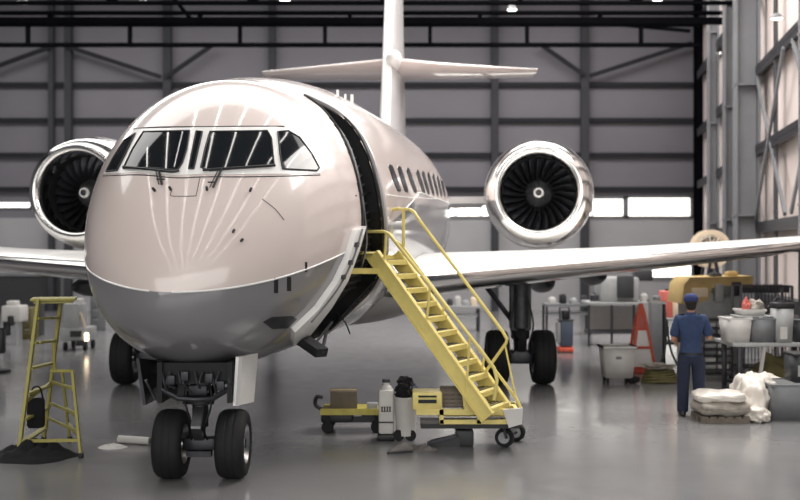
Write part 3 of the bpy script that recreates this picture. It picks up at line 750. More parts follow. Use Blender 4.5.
# ------------------------------------------------------------------ step ladder on the left
LD = thing('step_ladder', G(48, 455), 'tall yellow step ladder with a flat top, standing left of the jet nose', 'ladder')
def lp(name, fn, m='yellow2', parent=None): bm = B(); fn(bm); return new(name, bm, m, parent or LD)
A0, A1 = V((*G(18, 459).xy, 0)), P(38.5, 300, 12.0)
B0, B1 = G(44, 440), P(61, 301, 12.5)
C0, C1 = G(81, 458), P(72.5, 371, 11.95)
D0, D1 = G(70, 441), P(62, 371, 12.6)
for a, b in ((A0, A1), (B0, B1)): lp('leg', lambda q: bar(q, a, b, .035, .06, up=V((0, 1, 0))))
for a, b in ((C0, C1), (D0, D1)): lp('leg', lambda q: bar(q, a, b, .03, .04, up=V((0, 1, 0))))
for f in (.09, .24, .40, .56, .72, .88):
    lp('rung', lambda q: bar(q, A0.lerp(A1, f), B0.lerp(B1, f), .075, .028))
E0 = A0.lerp(A1, .54); E1 = B0.lerp(B1, .55)
lp('grab_rail', lambda q: tube(q, [P(51, 371, 12.1), C1, D1], .02))
lp('grab_rail', lambda q: tube(q, [P(40, 342, 11.8), P(53, 341, 12.2), P(55, 372, 12.2)], .016))
for f in (.25, .47, .80): lp('cross_bar', lambda q: bar(q, C0.lerp(C1, f), D0.lerp(D1, f), .03, .03))
for fc in (.30, .50, .78):
    lp('cross_bar', lambda q: bar(q, B0.lerp(B1, fc*.547), C0.lerp(C1, fc), .025, .03))
lp('cross_bar', lambda q: bar(q, A0.lerp(A1, .11), C0.lerp(C1, .20), .025, .035)); lp('cross_bar', lambda q: bar(q, A0.lerp(A1, .35), B0.lerp(B1, .42), .025, .03))
def topplate(q):
    a = P(54, 299, 12.25); box(q, a, (.52, .44, .035), RZ(15), 0, .01); box(q, a-V((0, 0, .03)), (.44, .36, .03), RZ(15))
lp('top_plate', topplate)
for a in (A0, B0, C0, D0): lp('rubber_foot', lambda q: box(q, a+V((0, 0, .03)), (.05, .06, .06), None, 0, .008), 'seal')
bm = B(); p = P(36, 424, 12.1)
box(bm, P(36, 413, 12.05), (.20, .14, .36), RZ(10), 0, .04)
tube(bm, smooth_pts([P(30, 399, 12.02), P(33, 388, 12.02), P(40, 388, 12.05), P(43, 399, 12.05)]), .01)
tag(new('tool_bag', bm, 'cloth'), 'black tool bag hanging from a rung of the step ladder', 'bag')
def drape(name, c, rx, ry, hgt, m, label, cat, seed=1, amp=.5):
    from mathutils import noise
    bm = B(); nr, na = 16, 44
    def z(u, a):
        q = V((math.cos(a)*u*2.2, math.sin(a)*u*2.2, seed*3.1)); return max(.004, (hgt*(1-u**1.7))*(.55+.9*abs(noise.noise(q*1.4)))+hgt*.25*noise.noise(q*3.5)*(1-u))
    top = [bm.verts.new(V(c)+V((0, 0, z(0, 0))))]; rings = []
    for i in range(1, nr+1):
        u = i/nr; rings.append([bm.verts.new(V(c)+V((rx*u*math.cos(a)*(1+amp*.4*noise.noise(V((math.cos(a)*1.5, math.sin(a)*1.5, seed)))*u), ry*u*math.sin(a)*(1+amp*.4*noise.noise(V((math.sin(a)*1.5, math.cos(a)*1.5, seed+5)))*u), z(u, a) if i < nr else .0))) for a in [2*PI*k/na for k in range(na)]])
    for k in range(na): bm.faces.new((top[0], rings[0][k], rings[0][(k+1) % na]))
    for a, b in zip(rings, rings[1:]):
        for k in range(na): bm.faces.new((a[k], b[k], b[(k+1) % na], a[(k+1) % na]))
    return tag(new(name, bm, m, ang=70), label, cat)
drape('dust_sheet', G(34, 457), .50, .40, .22, 'cloth', 'black cloth heaped on the floor under the step ladder', 'cloth', 2)
drape('floor_rag', G(112, 447), .17, .16, .05, 'plastic', 'crumpled white rag lying on the floor beside the roll of paper', 'rag', 4)
bm = B(); a, b = G(119, 443), G(150, 445); tube(bm, [a+V((0, 0, .05)), b+V((0, 0, .05))], .048, 16)
o = tag(new('paper_roll', bm, 'plastic'), 'white roll lying on the floor by the nose wheels', 'roll')
bm = B(); tube(bm, [b+V((0, 0, .05)), b+V((.16, .02, .05))], .03, 12); new('roll_core', bm, 'dgrey', o)

# ------------------------------------------------------------------ things on the floor under the steps
g = G(348, 433)
CT = thing('platform_cart', g, 'low dull yellow platform cart on small black wheels under the jet', 'cart')
def cp(name, fn, m, parent=None): bm = B(); fn(bm); return new(name, bm, m, parent or CT)
cx, cy = g.x, g.y
cp('deck', lambda b: [box(b, (cx+.04, cy+.2, .29), (.78, .55, .045), None, 0, .01), box(b, (cx+.04, cy-.07, .29), (.80, .02, .08))], 'lime')
cp('handle', lambda b: tube(b, smooth_pts([(cx-.36, cy+.1, .3), (cx-.44, cy+.1, .36), (cx-.42, cy+.1, .46), (cx-.34, cy+.1, .45)]), .025), 'black')
cp('chassis', lambda b: [box(b, (cx-.15, cy+.2, .20), (.42, .4, .13), None, 0, .02), bar(b, (cx-.3, cy+.1, .16), (cx+.5, cy+.12, .16), .07, .07), box(b, (cx+.3, cy+.2, .22), (.25, .3, .06))], 'black')
for x, y in ((-.27, .0), (.38, .02), (-.27, .42), (.38, .42)):
    r = .08; cp('caster', lambda b: [lathe(b, [(0, -.02), (r*.9, -.025), (r, -.012), (r, .012), (r*.9, .025), (0, .02)], (cx+x, cy+y, r), 'Y', 20), box(b, (cx+x, cy+y, .17), (.06, .07, .1))], 'tyre')
cp('control_box', lambda b: [box(b, (cx+.32, cy+.05, .35), (.14, .12, .09), None, 0, .01), tube(b, [(cx+.36, cy+.05, .36), (cx+.52, cy+.08, .44)], .012)], 'lgrey')
carton('cardboard_box', (cx-.07, cy+.2, .3125+.115), (.36, .3, .23), 4, 'closed brown cardboard box on the low yellow platform cart')
# white jug-shaped tank and bin
g = G(386, 441); bm = B()
box(bm, (g.x, g.y+.14, .36), (.19, .26, .56), None, 0, .03); lathe(bm, [(.085, .62), (.07, .67), (.045, .69), (.045, .73)], (g.x, g.y+.14, 0), 'Z', 20, cap=True)
o = tag(new('fluid_tank', bm, 'plastic'), 'tall white plastic tank with a narrow neck beside the round white bin', 'tank')
def tank_parts():
    bm = B(); box(bm, (g.x, g.y+.12, .04), (.22, .28, .08), None, 0, .02); new('tank_base', bm, 'black', o)
    bm = B(); lathe(bm, [(.05, .725), (.05, .765), (0, .77)], (g.x, g.y+.14, 0), 'Z', 16); new('screw_cap', bm, 'dgrey', o)
    bm = B()
    for k, x in enumerate((-.05, -.017, .017, .05)): box(bm, (g.x+x, g.y+.008, .40), (.02, .006, .05)); 
    for z in (.37, .43): box(bm, (g.x, g.y+.008, z), (.13, .006, .008))
    new('label_mark', bm, 'dgrey', o)
    bm = B(); box(bm, (g.x, g.y+.006, .235), (.19, .012, .02)); new('strap', bm, 'dgrey', o)
tank_parts()
g2 = G(406, 442); cB = V((g2.x, g2.y+.17, 0)); bm = B()
lathe(bm, [(.0, .06), (.125, .06), (.145, .52), (.16, .525), (.16, .55), (.135, .55), (.115, .08), (0, .08)], cB, 'Z', 36)
o2 = tag(new('waste_bin', bm, 'plastic'), 'round white bin filled with black rags at the foot of the stairs', 'bin')
for x in (-.09, .06):
    r = .07; bm = B(); lathe(bm, [(0, -.02), (r, -.02), (r, .02), (0, .02)], (cB.x+x, cB.y-.09, r), 'Y', 20); new('wheel', bm, 'tyre', o2)
bm = B()
for k in range(9): lump(bm, cB+V((random.uniform(-.07, .07), random.uniform(-.07, .07), random.uniform(.57, .74))), (.075, .07, .075), k, .8, 0, 2)
tag(new('rag_bundle', bm, 'cloth'), 'bundle of black rags heaped in the round white bin', 'rags')
bm = B(); lump(bm, cB+V((.11, .02, .62)), (.05, .06, .08), 5, .5, 0, 3); tag(new('spray_bottle', bm, 'bluecart'), 'blue grey rag poking out at the right of the white bin', 'rag')
bpy.data.objects['spray_bottle'].name = 'blue_rag'
def shoe(p, rz, label):
    bm = B(); R = RZ(rz)
    rs = []
    for u, wd, ht in ((-.15, .03, .07), (-.13, .04, .10), (-.06, .042, .115), (0, .042, .09), (.06, .05, .065), (.11, .048, .05), (.145, .03, .035), (.155, .01, .02)):
        rs.append([V(p)+R @ V((u, wd*math.cos(a), .012+ht*.5+ht*.5*math.sin(a))) for a in [2*PI*k/14 for k in range(14)]])
    loft(bm, rs); o = tag(new('work_shoe', bm, 'rag'), label, 'shoe', None)
    bm = B(); prism(bm, [V(p)+R @ V((u, s, 0)) for u, s in ((-.155, -.035), (-.155, .035), (-.03, .045), (.08, .055), (.15, .03), (.165, 0), (.15, -.03), (.08, -.055), (-.03, -.045))], (0, 0, .018)); new('sole', bm, 'dgrey', o)
shoe(G(400, 453), 200, 'grey work shoe lying on the floor in front of the white bin')
drape('floor_rag', G(424, 449), .17, .15, .055, 'rag', 'crumpled grey rag lying on the floor right of the grey shoe', 'rag', 8)
# dark jack beside the steps
g = G(452, 447); bm = B()
box(bm, (g.x+.16, g.y+.15, .10), (.22, .24, .20), None, 0, .02); prism(bm, [(g.x-.30, g.y+.02, 0), (g.x+.1, g.y+.02, 0), (g.x+.1, g.y+.02, .13), (g.x-.26, g.y+.02, .05)], (0, .2, 0))
o = tag(new('floor_jack', bm, 'dgrey'), 'low charcoal floor jack in front of the base of the yellow stairs', 'jack')
bm = B(); lathe(bm, [(.05, .2), (.05, .25), (.08, .25), (.08, .28), (0, .28)], (g.x+.12, g.y+.15, 0), 'Z', 18); new('jack_head', bm, 'black', o)
bm = B(); bar(bm, (g.x-.30, g.y-.02, .05), (g.x+.05, g.y-.03, .15), .05, .035); new('jack_arm', bm, 'steel', o)

# ------------------------------------------------------------------ right-hand side: orange stand, bin, hose
g = G(645, 374); OS = thing('cone_stand', g+V((0, .4, 0)), 'tall orange cone-shaped warning stand with white panels, left of the worker', 'warning stand')
def op(name, fn, m='orange', parent=None): bm = B(); fn(bm); return new(name, bm, m, parent or OS)
oc = g+V((0, .34, 0)); hw0, hw1, ht = .235, .055, 1.18
def corner(sx, sy, z): k = hw0+(hw1-hw0)*(z-.06)/(ht-.06); return oc+V((sx*k, sy*k, z))
for sx in (-1, 1):
    for sy in (-1, 1): op('edge_post', lambda b: bar(b, corner(sx, sy, .05), corner(sx, sy, ht), .05, .05, up=V((0, 1, 0))))
for z, t in ((.08, .09), (.50, .05), (.86, .05), (1.16, .07)):
    def ring(b):
        q = [corner(-1, -1, z), corner(1, -1, z), corner(1, 1, z), corner(-1, 1, z)]
        for k in range(4): bar(b, q[k], q[(k+1) % 4], .05, t)
    op('cross_band', ring)
for z0, z1, m in ((.1, .48, 'paint_white'), (.52, .84, 'paint_white'), (.88, 1.14, 'red')):
    def pan(b):
        for k in range(4):
            s = ((-1, -1), (1, -1), (1, 1), (-1, 1)); a, c_ = s[k], s[(k+1) % 4]
            q = [corner(*a, z0), corner(*c_, z0), corner(*c_, z1), corner(*a, z1)]; q = [oc+V(((p-oc).x*.93, (p-oc).y*.93, p.z)) for p in q]
            n = (q[1]-q[0]).cross(q[3]-q[0]).normalized(); prism(b, q, n*-.01)
    op('panel', pan, m)
op('top_cap', lambda b: loft(b, [[oc+V((sx*k, sy*k, z)) for sx, sy in ((-1, -1), (1, -1), (1, 1), (-1, 1))] for k, z in ((.07, 1.17), (.06, 1.25), (.035, 1.36))]))
op('foot', lambda b: box(b, oc+V((0, 0, .03)), (.56, .56, .06), None, 0, .015))
op('weight_bag', lambda b: lump(b, oc+V((.30, -.25, .09)), (.14, .1, .09), 3, .4, 0, 3, 0), 'cloth')
# pale grey bin
g = G(620, 384); bm = B(); bc = g+V((0, .25, 0))
def taperbox(b, c, w0, w1, d0, d1, z0, z1, t=.025):
    def rect(wd, d, z): return [c+V((sx*wd/2, sy*d/2, z)) for sx, sy in ((-1, -1), (1, -1), (1, 1), (-1, 1))]
    loft(b, [rect(w0, d0, z0), rect(w1, d1, z1), rect(w1-2*t, d1-2*t, z1), rect(w0-2*t, d0-2*t, z0+t)], cap=True)
taperbox(bm, bc, .48, .58, .42, .5, .10, .66)
o = tag(new('laundry_bin', bm, 'plastic', smooth=False), 'pale grey wheeled bin standing left of the orange warning stand', 'bin')
bm = B()
for s in ((-1, -1), (1, -1), (1, 1), (-1, 1)): bar(bm, bc+V((s[0]*.3, -.26, .66)), bc+V((s[0]*.3, .26, .66)), .04, .035)
for s in (-1, 1): bar(bm, bc+V((-.3, s*.26, .66)), bc+V((.3, s*.26, .66)), .04, .035)
new('bin_rim', bm, 'plastic', o)
bm = B(); box(bm, bc+V((-.02, -.245, .47)), (.1, .02, .05)); new('bin_handle', bm, 'greyp', o)
for x, y in ((-.2, -.16), (.2, -.16), (-.2, .16), (.2, .16)):
    bm = B(); lathe(bm, [(0, -.02), (.05, -.02), (.05, .02), (0, .02)], bc+V((x, y, .05)), 'X', 16); box(bm, bc+V((x, y, .085)), (.05, .05, .04)); new('caster', bm, 'tyre', o)
bm = B(); lump(bm, G(628, 381)+V((.02, -.30, .07)), (.12, .09, .07), 6, .5, 0, 3, 0); tag(new('sandbag', bm, 'cloth'), 'small black sandbag on the floor between grey bin and warning stand', 'sandbag')
# hose stand and coil
g = G(664, 378); bm = B(); tube(bm, [g+V((0, 0, .03)), g+V((0, 0, 1.44))], .03, 12)
o = tag(new('hose_stand', bm, 'black'), 'thin black upright hose stand between warning stand and worker', 'stand')
bm = B(); lathe(bm, [(.0, .05), (.24, .04), (.26, 0)], g, 'Z', 24); new('stand_base', bm, 'dgrey', o)
bm = B(); bar(bm, g+V((-.30, 0, 1.46)), g+V((.03, 0, 1.42)), .1, .05); new('stand_arm', bm, 'plastic', o)
bm = B(); tube(bm, smooth_pts([g+V((0, -.03, 1.35)), g+V((.02, -.06, .8)), g+V((-.04, -.08, .4)), g+V((-.22, -.1, .12)), g+V((-.4, -.12, .06))]), .022, 8)
tube(bm, smooth_pts([g+V((.05, 0, 1.1)), g+V((.08, -.06, .7)), g+V((.16, -.08, .4)), g+V((.34, -.1, .1))]), .022, 8); new('hose', bm, 'dgrey', o)
g = G(660, 384); bm = B()
for k in range(5):
    r = .26-.015*k; tube(bm, [g+V((.05, .22, .03+.045*k))+V((r*math.cos(a)*1.25, r*math.sin(a)*.8, .01*math.sin(3*a+k))) for a in [2*PI*q/40 for q in range(40)]], .025, 8, closed=True)
tag(new('hose_coil', bm, 'olive'), 'coiled olive hose lying on the floor behind the worker', 'hose')
bm = B(); lump(bm, g+V((.0, .2, .30)), (.3, .18, .05), 12, .9, 0, 3); tag(new('cable_heap', bm, 'sack'), 'tangled pale cord heaped on the coiled olive hose', 'cord')

# ------------------------------------------------------------------ right-hand side: machine, racks, table and what stands on it
Ym = 20.5
MC = thing('test_machine', V((6.35, Ym+.5, 0)), 'large grey machine cabinet with a tan hood behind the worker', 'machine')
def mp(name, fn, m, parent=None): bm = B(); fn(bm); return new(name, bm, m, parent or MC)
def bx_px(b, x0, y0, x1, y1, Y, d, bev=.02, mi=0):
    a, c_ = P(x0, y1, Y), P(x1, y0, Y); box(b, ((a.x+c_.x)/2, Y+d/2, (a.z+c_.z)/2), (c_.x-a.x, d, c_.z-a.z), None, mi, bev)
mp('cabinet', lambda b: [bx_px(b, 690, 292, 741, 318, Ym, .9), bx_px(b, 688, 318, 745, 368, Ym+.05, .85)], 'lgrey')
def hood(b):
    q = [P(682, 304, Ym-.1), P(684, 285, Ym-.1), P(690, 277.5, Ym-.1), P(753, 276, Ym-.1), P(753, 287, Ym-.1), P(712, 288, Ym-.1), P(708, 300, Ym-.1), P(693, 304, Ym-.1)]; prism(b, q, (0, 1.1, 0))
mp('hood', hood, 'tan')
mp('notice_panel', lambda b: bx_px(b, 692, 288, 708, 297, Ym-.14, .05, .005), 'cream')
mp('control_box', lambda b: bx_px(b, 716, 284, 724, 302, Ym-.2, .2), 'lgrey'); mp('control_box', lambda b: bx_px(b, 724, 286, 732, 296, Ym-.15, .2), 'greyp')
mp('cable_tray', lambda b: [bx_px(b, 733, 282, 742, 296, Ym-.2, .3), bx_px(b, 742, 285, 790, 293, Ym+.1, .06)], 'steel')
mp('leg', lambda b: bx_px(b, 690, 366, 697, 371, Ym+.1, .2, 0), 'steel'); mp('leg', lambda b: bx_px(b, 736, 366, 743, 371, Ym+.1, .2, 0), 'steel')
for x0, y0, x1, m, lab in ((712, 273.5, 722, 'dgrey', 'flat charcoal case lying on the tan machine hood'), (728, 272, 738, 'tan', 'small tan box lying on the right of the tan machine hood')):
    bm = B(); bx_px(bm, x0, y0, x1, 276.6, Ym+.1, .25, .01); bx_px(bm, x0+1.2, y0-.8, x1-1.2, y0+.1, Ym+.14, .17, .004); tag(new('equipment_case', bm, m), lab, 'case')
# wire shelving trolley
Yr = 18.5
RK = thing('wire_rack', V((5.9, Yr+.3, 0)), 'black wire shelving trolley of metal trays right of the worker', 'shelving')
def rp(name, fn, m, parent=None): bm = B(); fn(bm); return new(name, bm, m, parent or RK)
xa, xb = P(704, 0, Yr).x, P(732, 0, Yr).x
for x in (xa, xb):
    for y in (Yr, Yr+.5): rp('post', lambda b: tube(b, [(x, y, .1), (x, y, P(0, 317, Yr).z)], .016), 'black')
for k, y in enumerate((321, 328, 335, 342, 349, 356, 363, 370, 375)):
    z = P(0, y, Yr).z
    def shelf(b):
        for q in (Yr, Yr+.25, Yr+.5): bar(b, (xa, q, z), (xb, q, z), .02, .02)
        for i in range(9): x = xa+(xb-xa)*i/8; bar(b, (x, Yr, z), (x, Yr+.5, z), .012, .012)
    rp('shelf', shelf, 'steel')
for x in (xa, xb):
    for y in (Yr+.04, Yr+.46): rp('caster', lambda b: lathe(b, [(0, -.02), (.05, -.02), (.05, .02), (0, .02)], (x, y, .05), 'X', 14), 'tyre')
n = 0
for k, y in enumerate((328, 335, 342, 349, 356, 363, 370)):
    z = P(0, y, Yr).z+.012
    for i in range(2):
        x0 = xa+.03+i*.25; bm = B(); box(bm, (x0+.105, Yr+.25, z+.035), (.20+.02*(i == 0), .36, .07), None, 0, .012); box(bm, (x0+.105, Yr+.25, z+.072), (.21, .37, .01))
        lvl = ('top', 'second', 'third', 'fourth', 'fifth', 'sixth', 'lowest')[k]
        tag(new('parts_tray', bm, ('lgrey', 'greyp', 'plastic')[(k+i*2) % 3]), '%s parts tray on the %s loaded shelf of the wire trolley, %s side' % (('pale grey', 'mid grey', 'white')[(k+i*2) % 3], lvl, ('left', 'right')[i]), 'tray', 'parts trays on the wire trolley')
# work table
Yt = 15.4
zt = P(0, 343, Yt).z
x0, x1 = P(733, 0, Yt).x, 6.5
TB = thing('work_table', V(((x0+x1)/2, Yt+.45, 0)), 'grey steel work table at the right edge loaded with bins', 'table')
def tp(name, fn, m, parent=None): bm = B(); fn(bm); return new(name, bm, m, parent or TB)
tp('table_top', lambda b: box(b, ((x0+x1)/2, Yt+.45, zt-.03), (x1-x0, .9, .06), None, 0, .01), 'lgrey')
for x in (x0+.13, x1-.1):
    for y in (Yt+.08, Yt+.82): tp('leg', lambda b: box(b, (x, y, (zt-.06)/2), (.07, .07, zt-.06), None, 0, .008), 'steel')
tp('diagonal_brace', lambda b: bar(b, (x0+.42, Yt+.1, .25), (x0+.52, Yt+.1, zt-.06), .04, .05), 'plastic')
tp('stretcher', lambda b: [bar(b, (x0+.13, Yt+.82, .3), (x1-.1, Yt+.82, .3), .05, .05), bar(b, (x0+.13, Yt+.08, .2), (x0+.13, Yt+.82, .2), .05, .05)], 'steel')
def openbin(name, px, Y, d, m, label, cat='bin', taper=.9, z0=None, rim=True, lid=None):
    a, c_ = P(px[0], px[3], Y), P(px[2], px[1], Y); wd = c_.x-a.x; zb = a.z if z0 is None else z0
    bm = B(); taperbox(bm, V(((a.x+c_.x)/2, Y+d/2, 0)), wd*taper, wd, d*taper, d, zb, c_.z, .02)
    o = tag(new(name, bm, m, smooth=False), label, cat)
    if rim:
        bm = B(); c0 = V(((a.x+c_.x)/2, Y+d/2, c_.z)); h_ = .015
        for s in (-1, 1): bar(bm, c0+V((-wd/2-.01, s*d/2, 0)), c0+V((wd/2+.01, s*d/2, 0)), .03, .03); bar(bm, c0+V((s*wd/2, -d/2, 0)), c0+V((s*wd/2, d/2, 0)), .03, .03)
        new('rim', bm, m, o)
    if lid:
        bm = B(); box(bm, V(((a.x+c_.x)/2, Y+d/2, c_.z+.05)), (wd*1.1, d*1.1, .09), None, 0, .02); box(bm, V(((a.x+c_.x)/2, Y+d/2-.02, c_.z+.105)), (wd*.5, d*.2, .03), None, 0, .008); new('lid', bm, lid, o)
    return o
openbin('parts_bin', (728, 319, 752, 343), Yt+.02, .45, 'plastic', 'white plastic bin at the left end of the work table', z0=zt, taper=.84)
openbin('parts_bin', (753, 319, 776, 343), Yt+.05, .6, 'greyp', 'open grey plastic bin in the middle of the work table', z0=zt, taper=.93)
BN = openbin('parts_bin', (796, 321, 812, 343), Yt+.1, .6, 'dgrey', 'charcoal plastic bin at the right end of the work table', z0=zt, taper=.93)
WBN = openbin('lidded_bin', (776.5, 309, 794, 343), Yt-.0, .27, 'lgrey', 'tall pale grey bin with a black lid on the work table', z0=zt, taper=.84, rim=False, lid='black')
bm = B(); bx_px(bm, 780.5, 327, 787.5, 339, Yt-.012, .05, .0); new('paper_label', bm, 'plastic', WBN)
# board across the bins with a basin on it
zb_ = P(0, 319, Yt+.05).z+.018
bm = B(); box(bm, ((P(737, 0, 15.6).x+P(777, 0, 15.6).x)/2-.02, Yt+.36, zb_+.012), (.56, .42, .02), None, 0, .004); tag(new('shelf_board', bm, 'lgrey'), 'thin grey board lying across the open bins under the white basin', 'board')
openbin('wash_basin', (741, 310.5, 766, 320), Yt+.2, .36, 'plastic', 'white basin heaped with rags above the work table bins', 'basin', .86, z0=zb_+.024)
bm = B(); c_ = P(755, 307, Yt+.38); lump(bm, c_-V((0, 0, .02)), (.14, .13, .14), 21, .6, 0, 3); tag(new('rag_heap', bm, 'sack'), 'heap of pale rags in the white basin', 'rags')
bm = B(); c_ = P(746, 306, Yt+.34); lump(bm, c_, (.06, .09, .11), 22, .6, 0, 3); tag(new('rag', bm, 'red'), 'faded red rag at the left in the white basin', 'rag')
bm = B(); c_ = P(771, 312, Yt+.42)
box(bm, P(771, 317, Yt+.42)-V((0, 0, .04)), (.16, .16, .12), None, 0, .03); bar(bm, P(768, 312, Yt+.42), P(778, 298, Yt+.42), .05, .06); tube(bm, smooth_pts([P(766, 314, Yt+.4), P(770, 306, Yt+.4), P(776, 312, Yt+.4)]), .025)
tag(new('power_tool', bm, 'black'), 'black power tool leaning between basin and lidded bin', 'tool')
Yw = 19.3
CG = thing('wire_cage', V((P(765, 0, Yw).x, Yw+.3, 0)), 'tall grey wire cage standing behind the loaded work table', 'cage')
def cg(name, fn, m): bm = B(); fn(bm); return new(name, bm, m, CG)
x0_, x1_ = P(741, 0, Yw).x, P(792, 0, Yw).x; zt_ = P(0, 286, Yw).z
for x in (x0_, x1_):
    for y in (Yw, Yw+.5): cg('post', lambda b: bar(b, (x, y, 0), (x, y, zt_), .045, .045, up=V((0, 1, 0))), 'greyp')
for z in (.15, .7, 1.25, zt_):
    cg('shelf', lambda b: [bar(b, (x0_, Yw+q, z), (x1_, Yw+q, z), .03, .03) for q in (0, .5)]+[box(b, ((x0_+x1_)/2, Yw+.25, z), (x1_-x0_, .5, .012))], 'steel')
cg('wire_mesh', lambda b: [tube(b, [(x0_+(x1_-x0_)*i/15, Yw-.02, .15), (x0_+(x1_-x0_)*i/15, Yw-.02, zt_)], .009, 6) for i in range(16)]+[tube(b, [(x0_, Yw-.02, .3+.28*i), (x1_, Yw-.02, .3+.28*i)], .007, 6) for i in range(6)], 'steel')
# under and in front of the table
bm = B(); c_ = G(774, 400); lump(bm, V((5.95, 15.85, .30)), (.42, .30, .42), 31, .35, 0, 4, 0); tag(new('canvas_heap', bm, 'olive', ang=80), 'olive canvas heap under the work table behind the plastic sheeting', 'canvas')
g = G(790, 421)
GB = openbin('storage_crate', (772, 386, 822, 421), g.y, .75, 'greyp', 'large grey crate on the floor at the lower right edge', 'crate', .94, z0=0)
zc_ = P(0, 386, g.y).z+.015
bm = B(); taperbox(bm, V((P(808, 0, 14.6).x, 14.55, 0)), .56, .60, .40, .42, zc_, P(0, 356, 14.4).z, .02); o = tag(new('storage_crate', bm, 'dgrey', smooth=False), 'smaller charcoal crate stacked on the large grey crate', 'crate')
c_ = V((P(808, 0, 14.6).x, 14.55, P(0, 356, 14.4).z+.02)); bm = B(); box(bm, c_, (.64, .46, .04), None, 0, .01); new('lid', bm, 'black', o)
bm = B(); box(bm, c_+V((0, -.205, -.23)), (.5, .02, .16)); new('front_panel', bm, 'lgrey', o)
bm = B(); lump(bm, V((5.10, 14.5, .20)), (.20, .40, .38), 41, .28, 0, 4, 0); lump(bm, V((5.42, 15.0, .38)), (.32, .2, .20), 45, .25, 0, 4, 0); lump(bm, V((5.03, 14.15, .10)), (.18, .25, .13), 43, .3, 0, 4, 0); lump(bm, V((5.22, 14.95, .3)), (.24, .3, .30), 47, .25, 0, 4, 0)
tag(new('plastic_sheeting', bm, 'sheet', ang=80), 'crumpled white plastic sheeting spilling beside the large grey crate', 'sheeting')
# pallet with sacks
g = G(727, 424); PLT = V((g.x, g.y+.3, 0)); bm = B()
for y in (-.22, 0, .22): box(bm, PLT+V((0, y, .035)), (.68, .07, .07))
for k in range(6): box(bm, PLT+V((-.29+.116*k, 0, .082)), (.09, .52, .02))
tag(new('pallet', bm, 'wood', smooth=False), 'low wooden pallet under the pale sacks right of the worker', 'pallet')
def sack(c, s, rz, seed, m, label):
    from mathutils import noise
    bm = B(); R = RZ(rz); res = bmesh.ops.create_cube(bm, size=1); bmesh.ops.subdivide_edges(bm, edges=bm.edges[:], cuts=9, use_grid_fill=True)
    for v in bm.verts:
        p = v.co*2; e = 5; k = (abs(p.x)**e+abs(p.y)**e+abs(p.z)**e)**(1/e); p = p/k
        pinch = 1-.45*(max(abs(p.x), abs(p.y))**6); q = V((p.x*s[0]/2, p.y*s[1]/2, p.z*s[2]/2*pinch)); q += V((0, 0, .035*noise.noise(p*2.3+V((seed, 0, seed)))))+V((1, 1, 0))*.02*noise.noise(p*3+V((seed, 2, 0)))
        v.co = V(c)+R @ q
    return tag(new('sack', bm, m, ang=80), label, 'sack', 'sacks on the pallet')
sack(PLT+V((0, 0, .192)), (.74, .6, .20), 4, 1, 'sack', 'lower patterned sack resting directly on the wooden pallet')
sack(PLT+V((-.02, .02, .345)), (.70, .58, .15), -5, 2, 'sheet', 'upper white sack lying on the patterned sack on the pallet')
# things farther back on the right
Yc = 22.5
UC = thing('utility_cart', G(672, 357), 'grey utility cart carrying the red and cream cases behind the worker', 'cart')
def up_(name, fn, m): bm = B(); fn(bm); return new(name, bm, m, UC)
up_('top_shelf', lambda b: bx_px(b, 660, 318, 690, 321, Yc, .6, .01), 'lgrey'); up_('lower_shelf', lambda b: bx_px(b, 660, 342, 690, 345, Yc, .6, .01), 'dgrey')
for x in (661, 689):
    for y in (Yc+.05, Yc+.55): up_('leg', lambda b: tube(b, [(P(x, 0, Yc).x, y, 0.0), (P(x, 0, Yc).x, y, P(0, 318, Yc).z)], .025), 'steel')
bm = B(); bx_px(bm, 662, 291, 675, 318, Yc+.1, .35, .04); o = tag(new('equipment_case', bm, 'red'), 'faded red case on the utility cart left of the worker head', 'case')
bm = B(); bar(bm, P(665, 290, Yc+.25), P(672, 290, Yc+.25), .04, .05); new('handle', bm, 'dgrey', o)
bm = B(); bx_px(bm, 673, 297, 688, 318, Yc+.05, .4, .06); lathe(bm, [(.07, 0), (.05, .06), (0, .07)], P(680, 297, Yc+.25), 'Z', 16); tag(new('jerry_can', bm, 'cream'), 'cream can on the utility cart just behind the worker', 'can')
bm = B(); bx_px(bm, 655, 296, 661, 302, 21.5, .2); bx_px(bm, 651, 302, 664, 371, 21.5, .3, .03); tag(new('power_unit', bm, 'greyp'), 'narrow grey power unit behind the hose stand', 'machine')
# grey bench with machines at the far right
Yg = 25.0
WBENCH = thing('workbench', G(622, 345), 'long grey workbench far behind the orange warning stand', 'workbench')
def wp(name, fn, m): bm = B(); fn(bm); return new(name, bm, m, WBENCH)
wp('bench_top', lambda b: bx_px(b, 588, 302, 652, 305, Yg, 1.0, .01), 'lgrey'); wp('back_panel', lambda b: bx_px(b, 590, 306, 650, 332, Yg+.9, .06, 0), 'plastic')
for x in (589, 612, 634, 651): wp('leg', lambda b: bx_px(b, x-1, 305, x+1, 347, Yg+.05, .06, 0), 'steel')
wp('bottom_shelf', lambda b: bx_px(b, 590, 332, 650, 334, Yg+.05, .85, 0), 'dgrey')
bm = B(); bx_px(bm, 600, 277, 640, 302, Yg+.1, .7, .08); o = tag(new('bench_machine', bm, 'lgrey'), 'bulky grey machine standing on the far workbench', 'machine')
bm = B(); bx_px(bm, 618, 276, 634, 298, Yg-.02, .14, .01); new('dark_screen', bm, 'dgrey', o); bm = B(); bx_px(bm, 636, 270, 653, 281, Yg+.2, .4, .03); new('top_hopper', bm, 'dgrey', o)
for x, y, h_, m, lab in ((644, 293, 9, 'plastic', 'white canister on the right end of the far workbench'), (594, 293, 9, 'dgrey', 'charcoal canister on the left end of the far workbench')):
    bm = B(); p = P(x, 302, Yg+.3); lathe(bm, [(.09, 0), (.10, .02), (.10, .17), (.05, .21), (.05, .235)], p, 'Z', 18, cap=True); tag(new('canister', bm, m), lab, 'canister')
